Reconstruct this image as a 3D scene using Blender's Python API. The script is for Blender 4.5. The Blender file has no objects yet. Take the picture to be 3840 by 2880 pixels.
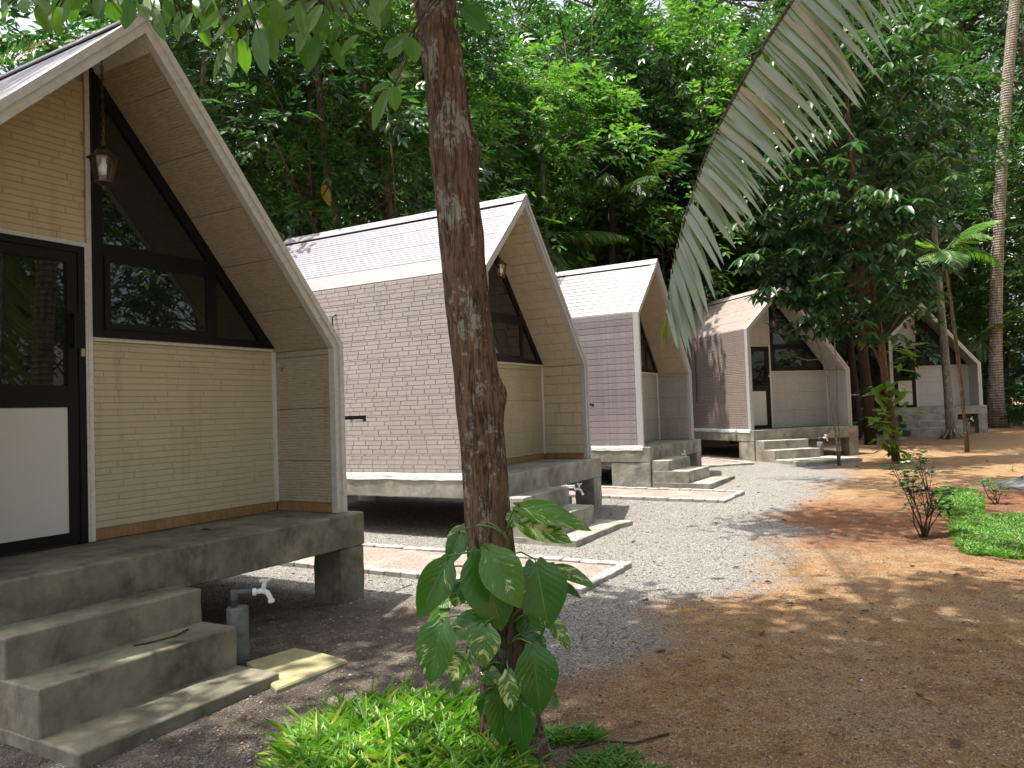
import bpy, math, random
import numpy as np
from mathutils import Vector, Matrix, noise as mnoise

SC = bpy.context.scene
COL = SC.collection
R = math.radians
random.seed(7)
RNG = np.random.default_rng(11)

# ------------------------------------------------------------------ camera
CZ = 1.555
F_PX, PITCH, ROLL = 2887.2, 0.0353493, 0.0342864
_cp, _sp, _cr, _sr = math.cos(PITCH), math.sin(PITCH), math.cos(ROLL), math.sin(ROLL)
FWD = np.array([0, _cp, _sp]); _up0 = np.array([0, -_sp, _cp]); _rt0 = np.array([1.0, 0, 0])
RT = _cr * _rt0 - _sr * _up0
UP = _sr * _rt0 + _cr * _up0
cam_d = bpy.data.cameras.new('camera'); cam = bpy.data.objects.new('camera', cam_d); COL.objects.link(cam)
cam_d.sensor_width = 36.0; cam_d.lens = F_PX / 3840 * 36
cam_d.clip_start = 0.05; cam_d.clip_end = 2000
cam.matrix_world = Matrix(((RT[0], UP[0], -FWD[0], 0), (RT[1], UP[1], -FWD[1], 0), (RT[2], UP[2], -FWD[2], CZ), (0, 0, 0, 1)))
SC.camera = cam

# ------------------------------------------------------------------ sky, sun, exposure
SUN = Vector((-0.252, 0.005, 1.0)).normalized()
world = bpy.data.worlds.new('World'); SC.world = world; world.use_nodes = True
_wn = world.node_tree
_bg = _wn.nodes['Background']
_sky = _wn.nodes.new('ShaderNodeTexSky'); _sky.sky_type = 'NISHITA'; _sky.sun_disc = False
_sky.sun_elevation = math.asin(SUN.z); _sky.sun_rotation = math.atan2(SUN.x, SUN.y)
_sky.air_density = 1.0; _sky.dust_density = 6.0; _sky.ozone_density = 0.6
_hz = _wn.nodes.new('ShaderNodeHueSaturation'); _hz.inputs['Saturation'].default_value = 0.5   # humid, milky sky
_wn.links.new(_sky.outputs[0], _hz.inputs['Color']); _wn.links.new(_hz.outputs[0], _bg.inputs[0]); _bg.inputs[1].default_value = 0.15
sun_d = bpy.data.lights.new('sun', 'SUN'); sun_d.energy = 4.8; sun_d.angle = R(0.55); sun_d.color = (1.0, 0.94, 0.84)
sun = bpy.data.objects.new('sun', sun_d); COL.objects.link(sun)
sun.rotation_euler = (-SUN).to_track_quat('-Z', 'Y').to_euler(); sun.location = SUN * 40
SC.view_settings.view_transform = 'Standard'; SC.view_settings.look = 'None'
SC.view_settings.gamma = 1.0; SC.view_settings.use_curve_mapping = False
SC.view_settings.exposure = 1.1
SC.cycles.max_bounces = 5; SC.cycles.diffuse_bounces = 3; SC.cycles.glossy_bounces = 2; SC.cycles.transmission_bounces = 3; SC.cycles.transparent_max_bounces = 6
SC.cycles.use_adaptive_sampling = True; SC.cycles.adaptive_threshold = 0.02
SC.cycles.use_denoising = True

# ------------------------------------------------------------------ helpers
DS = 3840 / 2212      # survey coordinates -> photograph pixels

def gz(x, y):
    y = max(0.0, y)
    return -0.045 + 0.0006 * y * y if y < 12 else 0.0414 + 0.0144 * (y - 12)

def ray(px, py):
    return FWD + RT * ((px * DS - 1920) / F_PX) - UP * ((py * DS - 1440) / F_PX)

def at(px, py, Y):
    d = ray(px, py); return d * (Y / d[1]) + np.array([0, 0, CZ])

def gnd(px, py):
    d = ray(px, py); t = 3.0
    for _ in range(40):
        p = d * t
        t = min(120.0, (gz(p[0], p[1]) - CZ) / d[2]) if d[2] < 0 else 120.0
    return d * t + np.array([0, 0, CZ])

class MB:
    """collects faces, builds one mesh object"""
    def __init__(s): s.v = []; s.f = []; s.uv = None; s.mi = []
    def add(s, vs, fs, mi=0):
        o = len(s.v); s.v.extend([tuple(map(float, p)) for p in vs]); s.f.extend([tuple(i + o for i in f) for f in fs]); s.mi.extend([mi] * len(fs))
    def box(s, x0, x1, y0, y1, z0, z1):
        s.add([(x0,y0,z0),(x1,y0,z0),(x1,y1,z0),(x0,y1,z0),(x0,y0,z1),(x1,y0,z1),(x1,y1,z1),(x0,y1,z1)],
              [(0,3,2,1),(4,5,6,7),(0,1,5,4),(1,2,6,5),(2,3,7,6),(3,0,4,7)])
    def cbox(s, x0, x1, y0, y1, z0, z1, c=0.012, jit=0.0, seg=1):
        """box with chamfered edges, optionally a little uneven"""
        cx, cy, cz_ = (x0+x1)/2, (y0+y1)/2, (z0+z1)/2
        hx, hy, hz = (x1-x0)/2, (y1-y0)/2, (z1-z0)/2
        vs = []; idx = {}
        for sx in (-1, 1):
            for sy in (-1, 1):
                for sz in (-1, 1):
                    j = [random.uniform(-jit, jit) for _ in range(3)]
                    for k in range(3):
                        p = [sx*(hx-(c if k != 0 else 0)), sy*(hy-(c if k != 1 else 0)), sz*(hz-(c if k != 2 else 0))]
                        idx[(sx,sy,sz,k)] = len(vs); vs.append((cx+p[0]+j[0], cy+p[1]+j[1], cz_+p[2]+j[2]))
        fs = []
        I = lambda a,b,c_,k: idx[(a,b,c_,k)]
        for sg in (-1, 1):
            fs.append((I(sg,-1,-1,0),I(sg,1,-1,0),I(sg,1,1,0),I(sg,-1,1,0)))
            fs.append((I(-1,sg,-1,1),I(1,sg,-1,1),I(1,sg,1,1),I(-1,sg,1,1)))
            fs.append((I(-1,-1,sg,2),I(1,-1,sg,2),I(1,1,sg,2),I(-1,1,sg,2)))
        for a in (-1,1):
            for b in (-1,1):
                fs.append((I(a,b,-1,0),I(a,b,1,0),I(a,b,1,1),I(a,b,-1,1)))
                fs.append((I(a,-1,b,0),I(a,1,b,0),I(a,1,b,2),I(a,-1,b,2)))
                fs.append((I(-1,a,b,1),I(1,a,b,1),I(1,a,b,2),I(-1,a,b,2)))
                for d in (-1,1): fs.append((I(a,b,d,0),I(a,b,d,1),I(a,b,d,2)))
        s.add(vs, fs)
    def rbox(s, x0, x1, y0, y1, z0, z1, rad=.014, step=.07, amp=.004, fr=5.0, off=(0,0,0)):
        """cast block: gridded faces, rounded arrises, uneven surface"""
        lo = (x0,y0,z0); hi = (x1,y1,z1); ax = []
        for a, b in zip(lo, hi):
            n = max(1, int((b-a-2*rad)/step)); ax.append([a, a+rad*.5, a+rad] + [a+rad+(b-a-2*rad)*i/n for i in range(1,n)] + [b-rad, b-rad*.5, b])
        idx = {}; vs = []; fs = []
        def vert(i, j, k):
            key = (i,j,k)
            if key in idx: return idx[key]
            p = Vector((ax[0][i], ax[1][j], ax[2][k])); q = Vector([min(max(p[d], lo[d]+rad), hi[d]-rad) for d in range(3)]); d_ = p-q
            nn = d_.normalized() if d_.length > 1e-9 else Vector((0,0,1))
            w = Vector((p.x+off[0], p.y+off[1], p.z+off[2]))
            p = q + nn*(rad + amp*mnoise.noise(w*fr) + amp*.6*mnoise.noise(w*fr*4) - (amp*2.2*max(0, mnoise.noise(w*9)-.25) if d_.length > rad*1.05 else 0))
            idx[key] = len(vs); vs.append(p); return idx[key]
        n = [len(a)-1 for a in ax]
        for d in range(3):
            a, b = [(1,2),(0,2),(0,1)][d]
            for side in (0, n[d]):
                for i in range(n[a]):
                    for j in range(n[b]):
                        def V(ii, jj):
                            c = [0,0,0]; c[d] = side; c[a] = ii; c[b] = jj; return vert(*c)
                        f = (V(i,j), V(i+1,j), V(i+1,j+1), V(i,j+1)); fs.append(f if (side > 0) != (d == 1) else f[::-1])
        s.add(vs, fs)
    def prism(s, poly, y0, y1):
        """polygon in x,z pushed along y"""
        n = len(poly); vs = [(x,y0,z) for x,z in poly] + [(x,y1,z) for x,z in poly]
        fs = [tuple(range(n)), tuple(range(2*n-1, n-1, -1))] + [(i,(i+1)%n,n+(i+1)%n,n+i) for i in range(n)]
        s.add(vs, fs)
    def tube(s, pts, rad, n=8, cap=True, twist=None):
        pts = [Vector(p) for p in pts]; m = len(pts)
        if not hasattr(rad, '__len__'): rad = [rad]*m
        t0 = (pts[1]-pts[0]).normalized(); a = Vector((0,0,1)) if abs(t0.z) < .9 else Vector((1,0,0))
        u = t0.cross(a).normalized(); vs = []
        for i in range(m):
            t = (pts[min(i+1,m-1)]-pts[max(i-1,0)]).normalized()
            u = (u - t*u.dot(t)).normalized(); w = t.cross(u)
            for k in range(n):
                an = 2*math.pi*k/n; vs.append(pts[i]+(u*math.cos(an)+w*math.sin(an))*rad[i])
        fs = [(i*n+k, i*n+(k+1)%n, (i+1)*n+(k+1)%n, (i+1)*n+k) for i in range(m-1) for k in range(n)]
        if cap: fs += [tuple(range(n))[::-1], tuple(range((m-1)*n, m*n))]
        s.add(vs, fs)
    def lathe(s, prof, n=16, c=(0,0,0)):
        vs = [(c[0]+r*math.cos(2*math.pi*k/n), c[1]+r*math.sin(2*math.pi*k/n), c[2]+z) for r,z in prof for k in range(n)]
        m = len(prof); fs = [(i*n+k, i*n+(k+1)%n, (i+1)*n+(k+1)%n, (i+1)*n+k) for i in range(m-1) for k in range(n)]
        fs += [tuple(range(n))[::-1], tuple(range((m-1)*n, m*n))]
        s.add(vs, fs)
    def mesh(s, name, smooth=False):
        me = bpy.data.meshes.new(name); me.from_pydata(s.v, [], s.f); me.update()
        if smooth: me.polygons.foreach_set('use_smooth', [True]*len(me.polygons))
        return me
    def build(s, name, mat, parent=None, smooth=False, loc=None):
        return link(name, s.mesh(name, smooth), mat, parent, loc)

def link(name, me, mat, parent=None, loc=None):
    o = bpy.data.objects.new(name, me); COL.objects.link(o)
    if mat is not None and len(me.materials) == 0: me.materials.append(mat)
    if parent is not None: o.parent = parent
    if loc is not None: o.location = loc
    return o

def np_mesh(name, V, F, mat, smooth=False, uv=None):
    """fast mesh from arrays; F is (n,k)"""
    me = bpy.data.meshes.new(name); n, k = F.shape
    me.vertices.add(len(V)); me.vertices.foreach_set('co', np.ascontiguousarray(V, dtype=np.float32).ravel())
    me.loops.add(n*k); me.loops.foreach_set('vertex_index', np.ascontiguousarray(F, dtype=np.int32).ravel())
    me.polygons.add(n); me.polygons.foreach_set('loop_start', np.arange(0, n*k, k, dtype=np.int32))
    me.polygons.foreach_set('loop_total', np.full(n, k, dtype=np.int32))
    if smooth: me.polygons.foreach_set('use_smooth', np.ones(n, dtype=bool))
    if uv is not None:
        l = me.uv_layers.new(name='UVMap'); l.data.foreach_set('uv', np.ascontiguousarray(uv[F.ravel()], dtype=np.float32).ravel())
    me.update(calc_edges=True); me.validate()
    if mat is not None: me.materials.append(mat)
    return me

def tag(o, label=None, cat=None, group=None, kind=None):
    if label: o['label'] = label
    if cat: o['category'] = cat
    if group: o['group'] = group
    if kind: o['kind'] = kind
    return o

def empty(name, loc=(0,0,0), rz=0.0):
    o = bpy.data.objects.new(name, None); COL.objects.link(o); o.location = loc; o.rotation_euler = (0,0,rz)
    o.empty_display_size = 0.2
    return o

def copy_tree(o, parent=None):
    c = o.copy(); COL.objects.link(c); c.parent = parent
    for ch in o.children: copy_tree(ch, c)
    return c

# ------------------------------------------------------------------ materials
class NT:
    def __init__(s, name):
        s.m = bpy.data.materials.new(name); s.m.use_nodes = True; s.t = s.m.node_tree
        s.b = s.t.nodes['Principled BSDF']; s.out = s.t.nodes['Material Output']
    def n(s, ty, **kw):
        nd = s.t.nodes.new('ShaderNode'+ty)
        for k, v in kw.items():
            if hasattr(nd, k): setattr(nd, k, v)
            else: s.set(nd, k.replace('_', ' '), v)
        return nd
    def set(s, nd, key, v):
        inp = nd.inputs[key]
        if isinstance(v, bpy.types.NodeSocket): s.t.links.new(v, inp)
        elif isinstance(v, bpy.types.Node): s.t.links.new(v.outputs[0], inp)
        else:
            if hasattr(inp.default_value, '__len__') and len(inp.default_value) == 4 and len(v) == 3: v = (*v, 1)
            inp.default_value = v
    def p(s, **kw):
        for k, v in kw.items(): s.set(s.b, {'col':'Base Color','rough':'Roughness','spec':'Specular IOR Level','nor':'Normal','metal':'Metallic','ior':'IOR','coat':'Coat Weight'}[k], v)
        return s
    def co(s, kind='Object', scale=None):
        c = s.n('TexCoord').outputs[kind]
        if scale is not None:
            mp = s.n('Mapping'); s.set(mp, 'Vector', c); s.set(mp, 'Scale', scale); return mp.outputs[0]
        return c
    def geo(s): return s.n('NewGeometry').outputs['Position']
    def noise(s, vec, scale, detail=4, rough=.55, dist=0.0):
        nd = s.n('TexNoise'); s.set(nd,'Vector',vec); s.set(nd,'Scale',scale); s.set(nd,'Detail',detail); s.set(nd,'Roughness',rough); s.set(nd,'Distortion',dist); return nd.outputs['Fac']
    def ramp(s, fac, stops, interp='LINEAR'):
        nd = s.n('ValToRGB'); r = nd.color_ramp; r.interpolation = interp
        while len(r.elements) < len(stops): r.elements.new(.5)
        for e, (p, c) in zip(r.elements, stops): e.position = p; e.color = (*c, 1) if len(c) == 3 else c
        s.t.links.new(fac, nd.inputs[0]); return nd.outputs[0]
    def fr(s, fac, a, b):
        nd = s.n('MapRange'); s.set(nd,'Value',fac); s.set(nd,'From Min',a); s.set(nd,'From Max',b); return nd.outputs[0]
    def mix(s, fac, a, b, mode='MIX'):
        nd = s.n('MixRGB', blend_type=mode); s.set(nd,'Fac',fac); s.set(nd,'Color1',a); s.set(nd,'Color2',b); return nd.outputs[0]
    def math(s, op, a, b=0.0):
        nd = s.n('Math', operation=op)
        for i, v in enumerate((a, b)):
            if isinstance(v, bpy.types.NodeSocket): s.t.links.new(v, nd.inputs[i])
            else: nd.inputs[i].default_value = v
        return nd.outputs[0]
    def bump(s, h, strength=.3, dist=.01, nor=None):
        nd = s.n('Bump'); s.set(nd,'Height',h); s.set(nd,'Strength',strength); s.set(nd,'Distance',dist)
        if nor is not None: s.set(nd,'Normal',nor)
        return nd.outputs[0]
    def rnd(s):
        """random per piece, whether the piece is its own object or one island of a joined mesh"""
        a = s.n('ObjectInfo').outputs['Random']; b = s.n('NewGeometry').outputs['Random Per Island']
        return s.math('FRACT', s.math('ADD', a, b))

M = {}
def concrete(name, base, dark, pale, stain=.5, moss=(0.10,0.105,0.06)):
    k = NT(name); c = k.geo()
    n1 = k.noise(c, 2.4, 5, .66); n2 = k.noise(c, 11, 4, .65); n3 = k.noise(k.co('Object', (3, 3, 1.7)), 1.6, 4, .68)
    col = k.ramp(n1, [(.30, dark), (.50, base), (.72, pale)])
    col = k.mix(k.math('MULTIPLY', k.fr(n3, .52, .72), stain), col, (*[x*.55 for x in dark], 1))
    col = k.mix(k.math('MULTIPLY', k.fr(k.noise(c, 3.1, 4, .6), .58, .68), .45), col, pale)
    col = k.mix(k.math('MULTIPLY', k.fr(k.noise(c, 2.3, 5, .65), .55, .70), stain*.8), col, moss)
    col = k.mix(k.math('MULTIPLY', k.fr(n2, .3, .7), .35), col, k.mix(.5, col, (.02,.02,.02,1)))
    k.p(col=col, rough=k.ramp(n2, [(.3,(.62,)*3),(.7,(.9,)*3)]), spec=.3, nor=k.bump(n2, .35, .012, k.bump(k.noise(c, 70, 3), .18, .003)))
    M[name] = k.m
concrete('concrete', (.215,.20,.145), (.10,.095,.066), (.34,.31,.215), .75)
concrete('concrete_white', (.42,.41,.38), (.27,.26,.24), (.64,.63,.60), .35, (.30,.24,.14))
concrete('concrete_pale', (.32,.305,.26), (.18,.17,.14), (.46,.435,.375), .55, (.20,.15,.08))  # paler copy of concrete; sunlit look of the bases put into the colour
concrete('slab_mossy', (.38,.35,.19), (.27,.255,.14), (.46,.42,.26), .3)

def clad(name, c1, c2, rough=.55, grain=0.0, spk=.06, wood=None, spec=.35):
    k = NT(name); r = k.rnd(); c = k.co('Object')
    col = k.mix(r, c1, c2)
    n = k.noise(c, 14, 4, .6)
    col = k.mix(spk*4, col, k.mix(n, k.mix(1, col, (.72,.72,.72,1), 'MULTIPLY'), col))
    big = k.noise(k.geo(), 1.1, 4, .6)
    col = k.mix(k.math('MULTIPLY', k.fr(big, .5, .75), .22), col, k.mix(1, col, (.7,.66,.58,1), 'MULTIPLY'))
    sv = k.n('Mapping'); k.set(sv,'Vector',k.geo()); k.set(sv,'Scale',(5.0,5.0,.55)); stv = k.noise(sv.outputs[0], 2.0, 4, .65)
    col = k.mix(k.math('MULTIPLY', k.fr(stv, .54, .74), .38), col, k.mix(1, col, (.58,.55,.48,1), 'MULTIPLY'))
    h = k.noise(c, 55, 3)
    nor = k.bump(h, .25, .003)
    if wood:
        wv = k.noise(k.co('Object', wood), 5, 5, .65, .6)
        col = k.mix(k.fr(wv, .35, .7), k.mix(1, col, (.62,.60,.62,1), 'MULTIPLY'), col)
        nor = k.bump(wv, .55, .006, nor)
    if grain:
        g = k.noise(c, grain, 4, .7); nor = k.bump(g, .5, .006, nor)
        col = k.mix(k.math('MULTIPLY', k.fr(g, .45, .3), .25), col, k.mix(1, col, (.6,.6,.6,1), 'MULTIPLY'))
    k.p(col=col, rough=rough, spec=spec, nor=nor); M[name] = k.m
clad('cream_brick', (.57,.495,.335), (.55,.475,.32), .5, grain=22, spk=.03)
clad('cream_panel', (.58,.505,.35), (.565,.49,.335), .5, wood=(3,3,34))
clad('soffit_panel', (.60,.505,.355), (.58,.485,.34), .5, wood=(3,3,30))
clad('pink_brick', (.49,.43,.415), (.43,.395,.37), .6, grain=30, spec=.3)
clad('pink_back', (.42,.365,.35), (.42,.365,.35), .7)
clad('mauve_back', (.24,.21,.215), (.24,.21,.215), .7)
clad('taupe_back', (.27,.225,.205), (.27,.225,.205), .7)
clad('pink_roof', (.265,.255,.285), (.25,.24,.27), .5, grain=16, spec=.35)
clad('cream_roof', (.27,.24,.235), (.26,.23,.225), .5, grain=16, spec=.35)
clad('cream_stone', (.58,.495,.355), (.55,.47,.335), .5, grain=13)
clad('mauve_plank', (.42,.37,.375), (.345,.30,.31), .6, wood=(22,1.6,22))
clad('mauve_roof', (.245,.228,.255), (.215,.20,.225), .42, wood=(10,1.0,10), spec=.5)
clad('taupe_rib', (.40,.335,.305), (.375,.31,.285), .55, wood=(16,2,16))
clad('taupe_roof', (.46,.395,.355), (.43,.375,.335), .5, wood=(16,2,16))
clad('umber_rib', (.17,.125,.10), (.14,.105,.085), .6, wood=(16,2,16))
clad('grey_panel', (.52,.48,.42), (.50,.46,.405), .55, wood=(3,3,30))
clad('white_panel', (.66,.66,.62), (.63,.63,.60), .5, wood=(3,3,30))
clad('pale_panel', (.56,.555,.52), (.54,.535,.50), .55)
clad('backing', (.44,.375,.27), (.44,.375,.27), .8)
clad('baseboard', (.42,.25,.105), (.38,.225,.095), .5, wood=(6,6,2))
clad('kerb', (.40,.38,.35), (.30,.29,.27), .8, grain=18, spk=.12)

def simple(name, col, rough=.5, spec=.5, metal=0.0, spk=0.0, bump=0.0, spks=40, ior=1.5):
    k = NT(name); c = k.co('Object')
    cc = (*col, 1)
    if spk: cc = k.mix(k.math('MULTIPLY', k.fr(k.noise(c, spks, 4, .6), .48, .68), spk), cc, tuple(x*.45 for x in col))
    k.p(col=cc, rough=rough, spec=spec, metal=metal, ior=ior)
    if bump: k.p(nor=k.bump(k.noise(c, spks*1.5, 3), bump, .004))
    M[name] = k.m
simple('trim', (.58,.56,.50), .5, .4, spk=.35, bump=.15, spks=22)
simple('trim_grey', (.46,.455,.445), .45, .4, spk=.25, bump=.1, spks=22)
simple('white_trim', (.70,.69,.63), .45, .4, spk=.3, spks=30)
simple('black_frame', (.006,.0065,.008), .45, .25)
simple('door_panel', (.66,.66,.60), .38, .4, spk=.12, spks=2.2)
simple('glass', (.010,.012,.010), .015, .5, ior=1.8)
simple('lock_metal', (.55,.55,.52), .3, .5, metal=1)
simple('flashing', (.66,.68,.70), .38, .6, spk=.3, bump=.8, spks=9)
simple('bronze', (.11,.08,.045), .38, .5, metal=.85, spk=.5, spks=35)
simple('bulb', (.85,.86,.84), .25, .5)
simple('tap_white', (.80,.81,.82), .25, .5)
simple('pipe_grey', (.10,.105,.115), .45, .4)
simple('post_concrete', (.18,.18,.17), .8, .2, spk=.6, bump=.5, spks=14)
simple('log_bark', (.16,.10,.06), .9, .2, spk=.5, bump=.6)
simple('log_end', (.55,.27,.11), .8, .2, spk=.3)
simple('twig', (.06,.042,.03), .9, .2)
simple('fence', (.05,.055,.055), .6, .3)
simple('petal', (.85,.85,.78), .5, .3)

def lantern_glass():
    k = NT('lantern_glass'); tr = k.n('BsdfTransparent'); gl = k.n('BsdfGlossy'); k.set(gl,'Roughness',.05); k.set(gl,'Color',(.9,.9,.9))
    mx = k.n('MixShader'); mx.inputs[0].default_value = .10; k.t.links.new(tr.outputs[0], mx.inputs[1]); k.t.links.new(gl.outputs[0], mx.inputs[2])
    k.t.links.new(mx.outputs[0], k.out.inputs[0]); M['lantern_glass'] = k.m
lantern_glass()

def leafmat(name, c1, c2, c3=None, transl=.32, rough=.38, spec=.5, tcol=None, uvveins=False, obj=False):
    k = NT(name); r = k.rnd() if obj else k.n('NewGeometry').outputs['Random Per Island']
    st = [(0, c1), (.8, c2)] + ([(.97, c3)] if c3 else [])
    col = k.ramp(r, st)
    if not obj:
        col = k.mix(k.math('MULTIPLY', k.n('ObjectInfo').outputs['Random'], .35), col, k.mix(1, col, (.62,.70,.55,1), 'MULTIPLY'))
    if uvveins:
        uv = k.n('TexCoord').outputs['UV']; sp = k.n('SeparateXYZ'); k.set(sp,'Vector',uv)
        a = k.math('ABSOLUTE', k.math('SUBTRACT', sp.outputs[1], .5))
        mid = k.fr(a, .035, .01)
        ph = k.math('FRACT', k.math('SUBTRACT', k.math('MULTIPLY', sp.outputs[0], 9.0), k.math('MULTIPLY', a, 7.0)))
        vein = k.math('MULTIPLY', k.fr(k.math('ABSOLUTE', k.math('SUBTRACT', ph, .5)), .10, .0), .55)
        ve = k.math('MAXIMUM', mid, vein)
        col = k.mix(k.math('MULTIPLY', ve, .45), col, k.mix(1, col, (.45,.55,.4,1), 'MULTIPLY'))
        k.p(nor=k.bump(ve, .4, .004))
    k.p(col=col, rough=rough, spec=spec)
    t = k.n('BsdfTranslucent')
    k.set(t, 'Color', k.mix(1, col, (*(tcol or (1.6,1.9,.7)), 1), 'MULTIPLY'))
    mx = k.n('MixShader'); mx.inputs[0].default_value = transl
    k.t.links.new(k.b.outputs[0], mx.inputs[1]); k.t.links.new(t.outputs[0], mx.inputs[2]); k.t.links.new(mx.outputs[0], k.out.inputs[0])
    M[name] = k.m
leafmat('leaf_forest', (.018,.058,.021), (.043,.108,.035), (.10,.165,.045), transl=.28, tcol=(1.5,1.9,.8))
leafmat('leaf_bright', (.044,.118,.030), (.086,.18,.044), (.17,.24,.06), transl=.40)
leafmat('leaf_dark', (.024,.068,.028), (.050,.116,.046), (.07,.12,.04), rough=.34, transl=.25)
leafmat('leaf_hanging', (.055,.14,.02), (.10,.20,.026), transl=.45, uvveins=True, obj=True, rough=.35)
leafmat('leaf_young', (.11,.22,.03), (.17,.28,.04), transl=.4)
leafmat('grass', (.085,.225,.022), (.175,.35,.036), (.42,.43,.11), transl=.30, rough=.45)
leafmat('grass_lawn', (.06,.165,.026), (.115,.255,.04), (.28,.28,.10), transl=.28, rough=.5)
leafmat('frond', (.275,.34,.25), (.36,.42,.32), (.38,.33,.22), transl=.15, rough=.3, spec=.6, tcol=(1.0,1.5,.25), obj=True)
leafmat('frond_backlit', (.14,.20,.03), (.22,.26,.035), transl=.4, rough=.4, obj=True)  # yellower copy of frond; backlight on the far row put into the colour
leafmat('frond_far', (.05,.11,.028), (.085,.16,.04), (.2,.19,.05), transl=.3, rough=.35)
leafmat('leaf_yellow', (.48,.32,.01), (.52,.36,.02), transl=.35)
leafmat('litter', (.07,.035,.018), (.16,.085,.04), (.38,.16,.06), transl=.1, rough=.7)

def pothos(name, amount):
    k = NT(name); uv = k.n('TexCoord').outputs['UV']; sp = k.n('SeparateXYZ'); k.set(sp,'Vector',uv)
    u, v = sp.outputs[0], sp.outputs[1]; a = k.math('ABSOLUTE', k.math('SUBTRACT', v, .5))
    # coordinates that run along the side veins
    cb = k.n('CombineXYZ'); k.set(cb,'X', k.math('SUBTRACT', u, k.math('MULTIPLY', a, .55))); k.set(cb,'Y', k.math('MULTIPLY', v, .22)); k.set(cb,'Z', k.math('MULTIPLY', k.n('ObjectInfo').outputs['Random'], 37.0))
    n1 = k.noise(cb.outputs[0], 13, 5, .7); n2 = k.noise(cb.outputs[0], 4.5, 3, .5)
    g = k.mix(k.n('ObjectInfo').outputs['Random'], (.040,.135,.018,1), (.085,.205,.022,1))
    f = k.math('MULTIPLY', k.fr(k.math('ADD', n1, k.math('MULTIPLY', n2, .6)), .98-amount*.34, 1.04-amount*.34), 1.0)
    col = k.mix(f, g, k.mix(k.fr(n2, .45, .65), (.26,.36,.05,1), (.60,.60,.30,1)))
    mid = k.fr(a, .022, .006)
    col = k.mix(k.math('MULTIPLY', mid, .45), col, (.20,.30,.09,1))
    ph = k.math('FRACT', k.math('SUBTRACT', k.math('MULTIPLY', u, 8.0), k.math('MULTIPLY', a, 6.0)))
    vein = k.fr(k.math('ABSOLUTE', k.math('SUBTRACT', ph, .5)), .5, 0.0)
    k.p(col=col, rough=.22, spec=.6, nor=k.bump(vein, .12, .006, k.bump(mid, .5, .004)))
    t = k.n('BsdfTranslucent'); k.set(t,'Color', k.mix(1, col, (1.5,1.8,.6,1), 'MULTIPLY'))
    mx = k.n('MixShader'); mx.inputs[0].default_value = .25
    k.t.links.new(k.b.outputs[0], mx.inputs[1]); k.t.links.new(t.outputs[0], mx.inputs[2]); k.t.links.new(mx.outputs[0], k.out.inputs[0])
    M[name] = k.m
pothos('pothos_plain', .0); pothos('pothos_some', .18); pothos('pothos_heavy', .46)
simple('pothos_stem', (.10,.17,.04), .45, .4)
simple('climber_stem', (.085,.075,.04), .7, .3)

def bark(name, base, dark, pale, lich, sc=1.0, lam=.0, rings=False):
    k = NT(name); c = k.geo()
    st = k.noise(k.co('Object', (38*sc, 38*sc, 5.5*sc)), 1.0, 6, .7, .9)
    col = k.ramp(st, [(.30, dark), (.52, base), (.75, tuple(x*1.35 for x in base))])
    ta = k.noise(c, 9*sc, 4, .6)
    col = k.mix(k.math('MULTIPLY', k.fr(ta, .5, .68), .22), col, tuple(min(1, x*1.5) for x in base[:1])+(base[1]*1.65, base[2]*1.9, 1))
    if lich:
        ln = k.noise(k.co('Object', (1.5, 1.5, .8)), 4.6*sc, 6, .66, .5); ln2 = k.noise(c, 26*sc, 5, .65)
        f = k.fr(k.math('ADD', ln, k.math('MULTIPLY', k.math('SUBTRACT', ln2, .5), .6)), .60-lich*.1, .64-lich*.1)
        f = k.math('MULTIPLY', f, k.fr(st, .30, .48))
        col = k.mix(k.math('MULTIPLY', f, .85), col, k.mix(ln2, pale, tuple(x*.62 for x in pale)))
    cr = k.noise(k.co('Object', (15*sc, 15*sc, 1.9*sc)), 1.0, 5, .62, .7)
    crack = k.fr(k.math('ABSOLUTE', k.math('SUBTRACT', cr, .5)), .035, .0)
    col = k.mix(k.math('MULTIPLY', crack, .8), col, tuple(x*.55 for x in dark))
    nor = k.bump(crack, -1.0, .02, k.bump(st, 1.0, .024))
    if rings:
        w = k.n('TexWave', wave_type='BANDS', bands_direction='Z'); k.set(w,'Vector',c); k.set(w,'Scale',3.2); k.set(w,'Distortion',1.6); k.set(w,'Detail',3.0)
        col = k.mix(k.fr(w.outputs[1], .75, .95), col, k.mix(1, col, (.45,.42,.4,1), 'MULTIPLY')); nor = k.bump(w.outputs[1], .5, .03, nor)
    k.p(col=col, rough=.85, spec=.2, nor=nor); M[name] = k.m
bark('bark_main', (.185,.115,.070), (.036,.023,.015), (.42,.40,.32), .40, 1.25)
bark('bark_brown', (.13,.085,.055), (.05,.032,.02), (.30,.29,.24), .5)
bark('bark_grey', (.20,.175,.14), (.09,.075,.06), (.40,.39,.34), .9)
bark('bark_dark', (.055,.038,.026), (.022,.016,.012), (.2,.19,.15), 0)
bark('bark_red', (.20,.105,.055), (.08,.042,.025), (.3,.28,.22), .3)
bark('bark_palm', (.30,.25,.19), (.13,.105,.08), (.44,.42,.36), .6, .6, rings=True)

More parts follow.
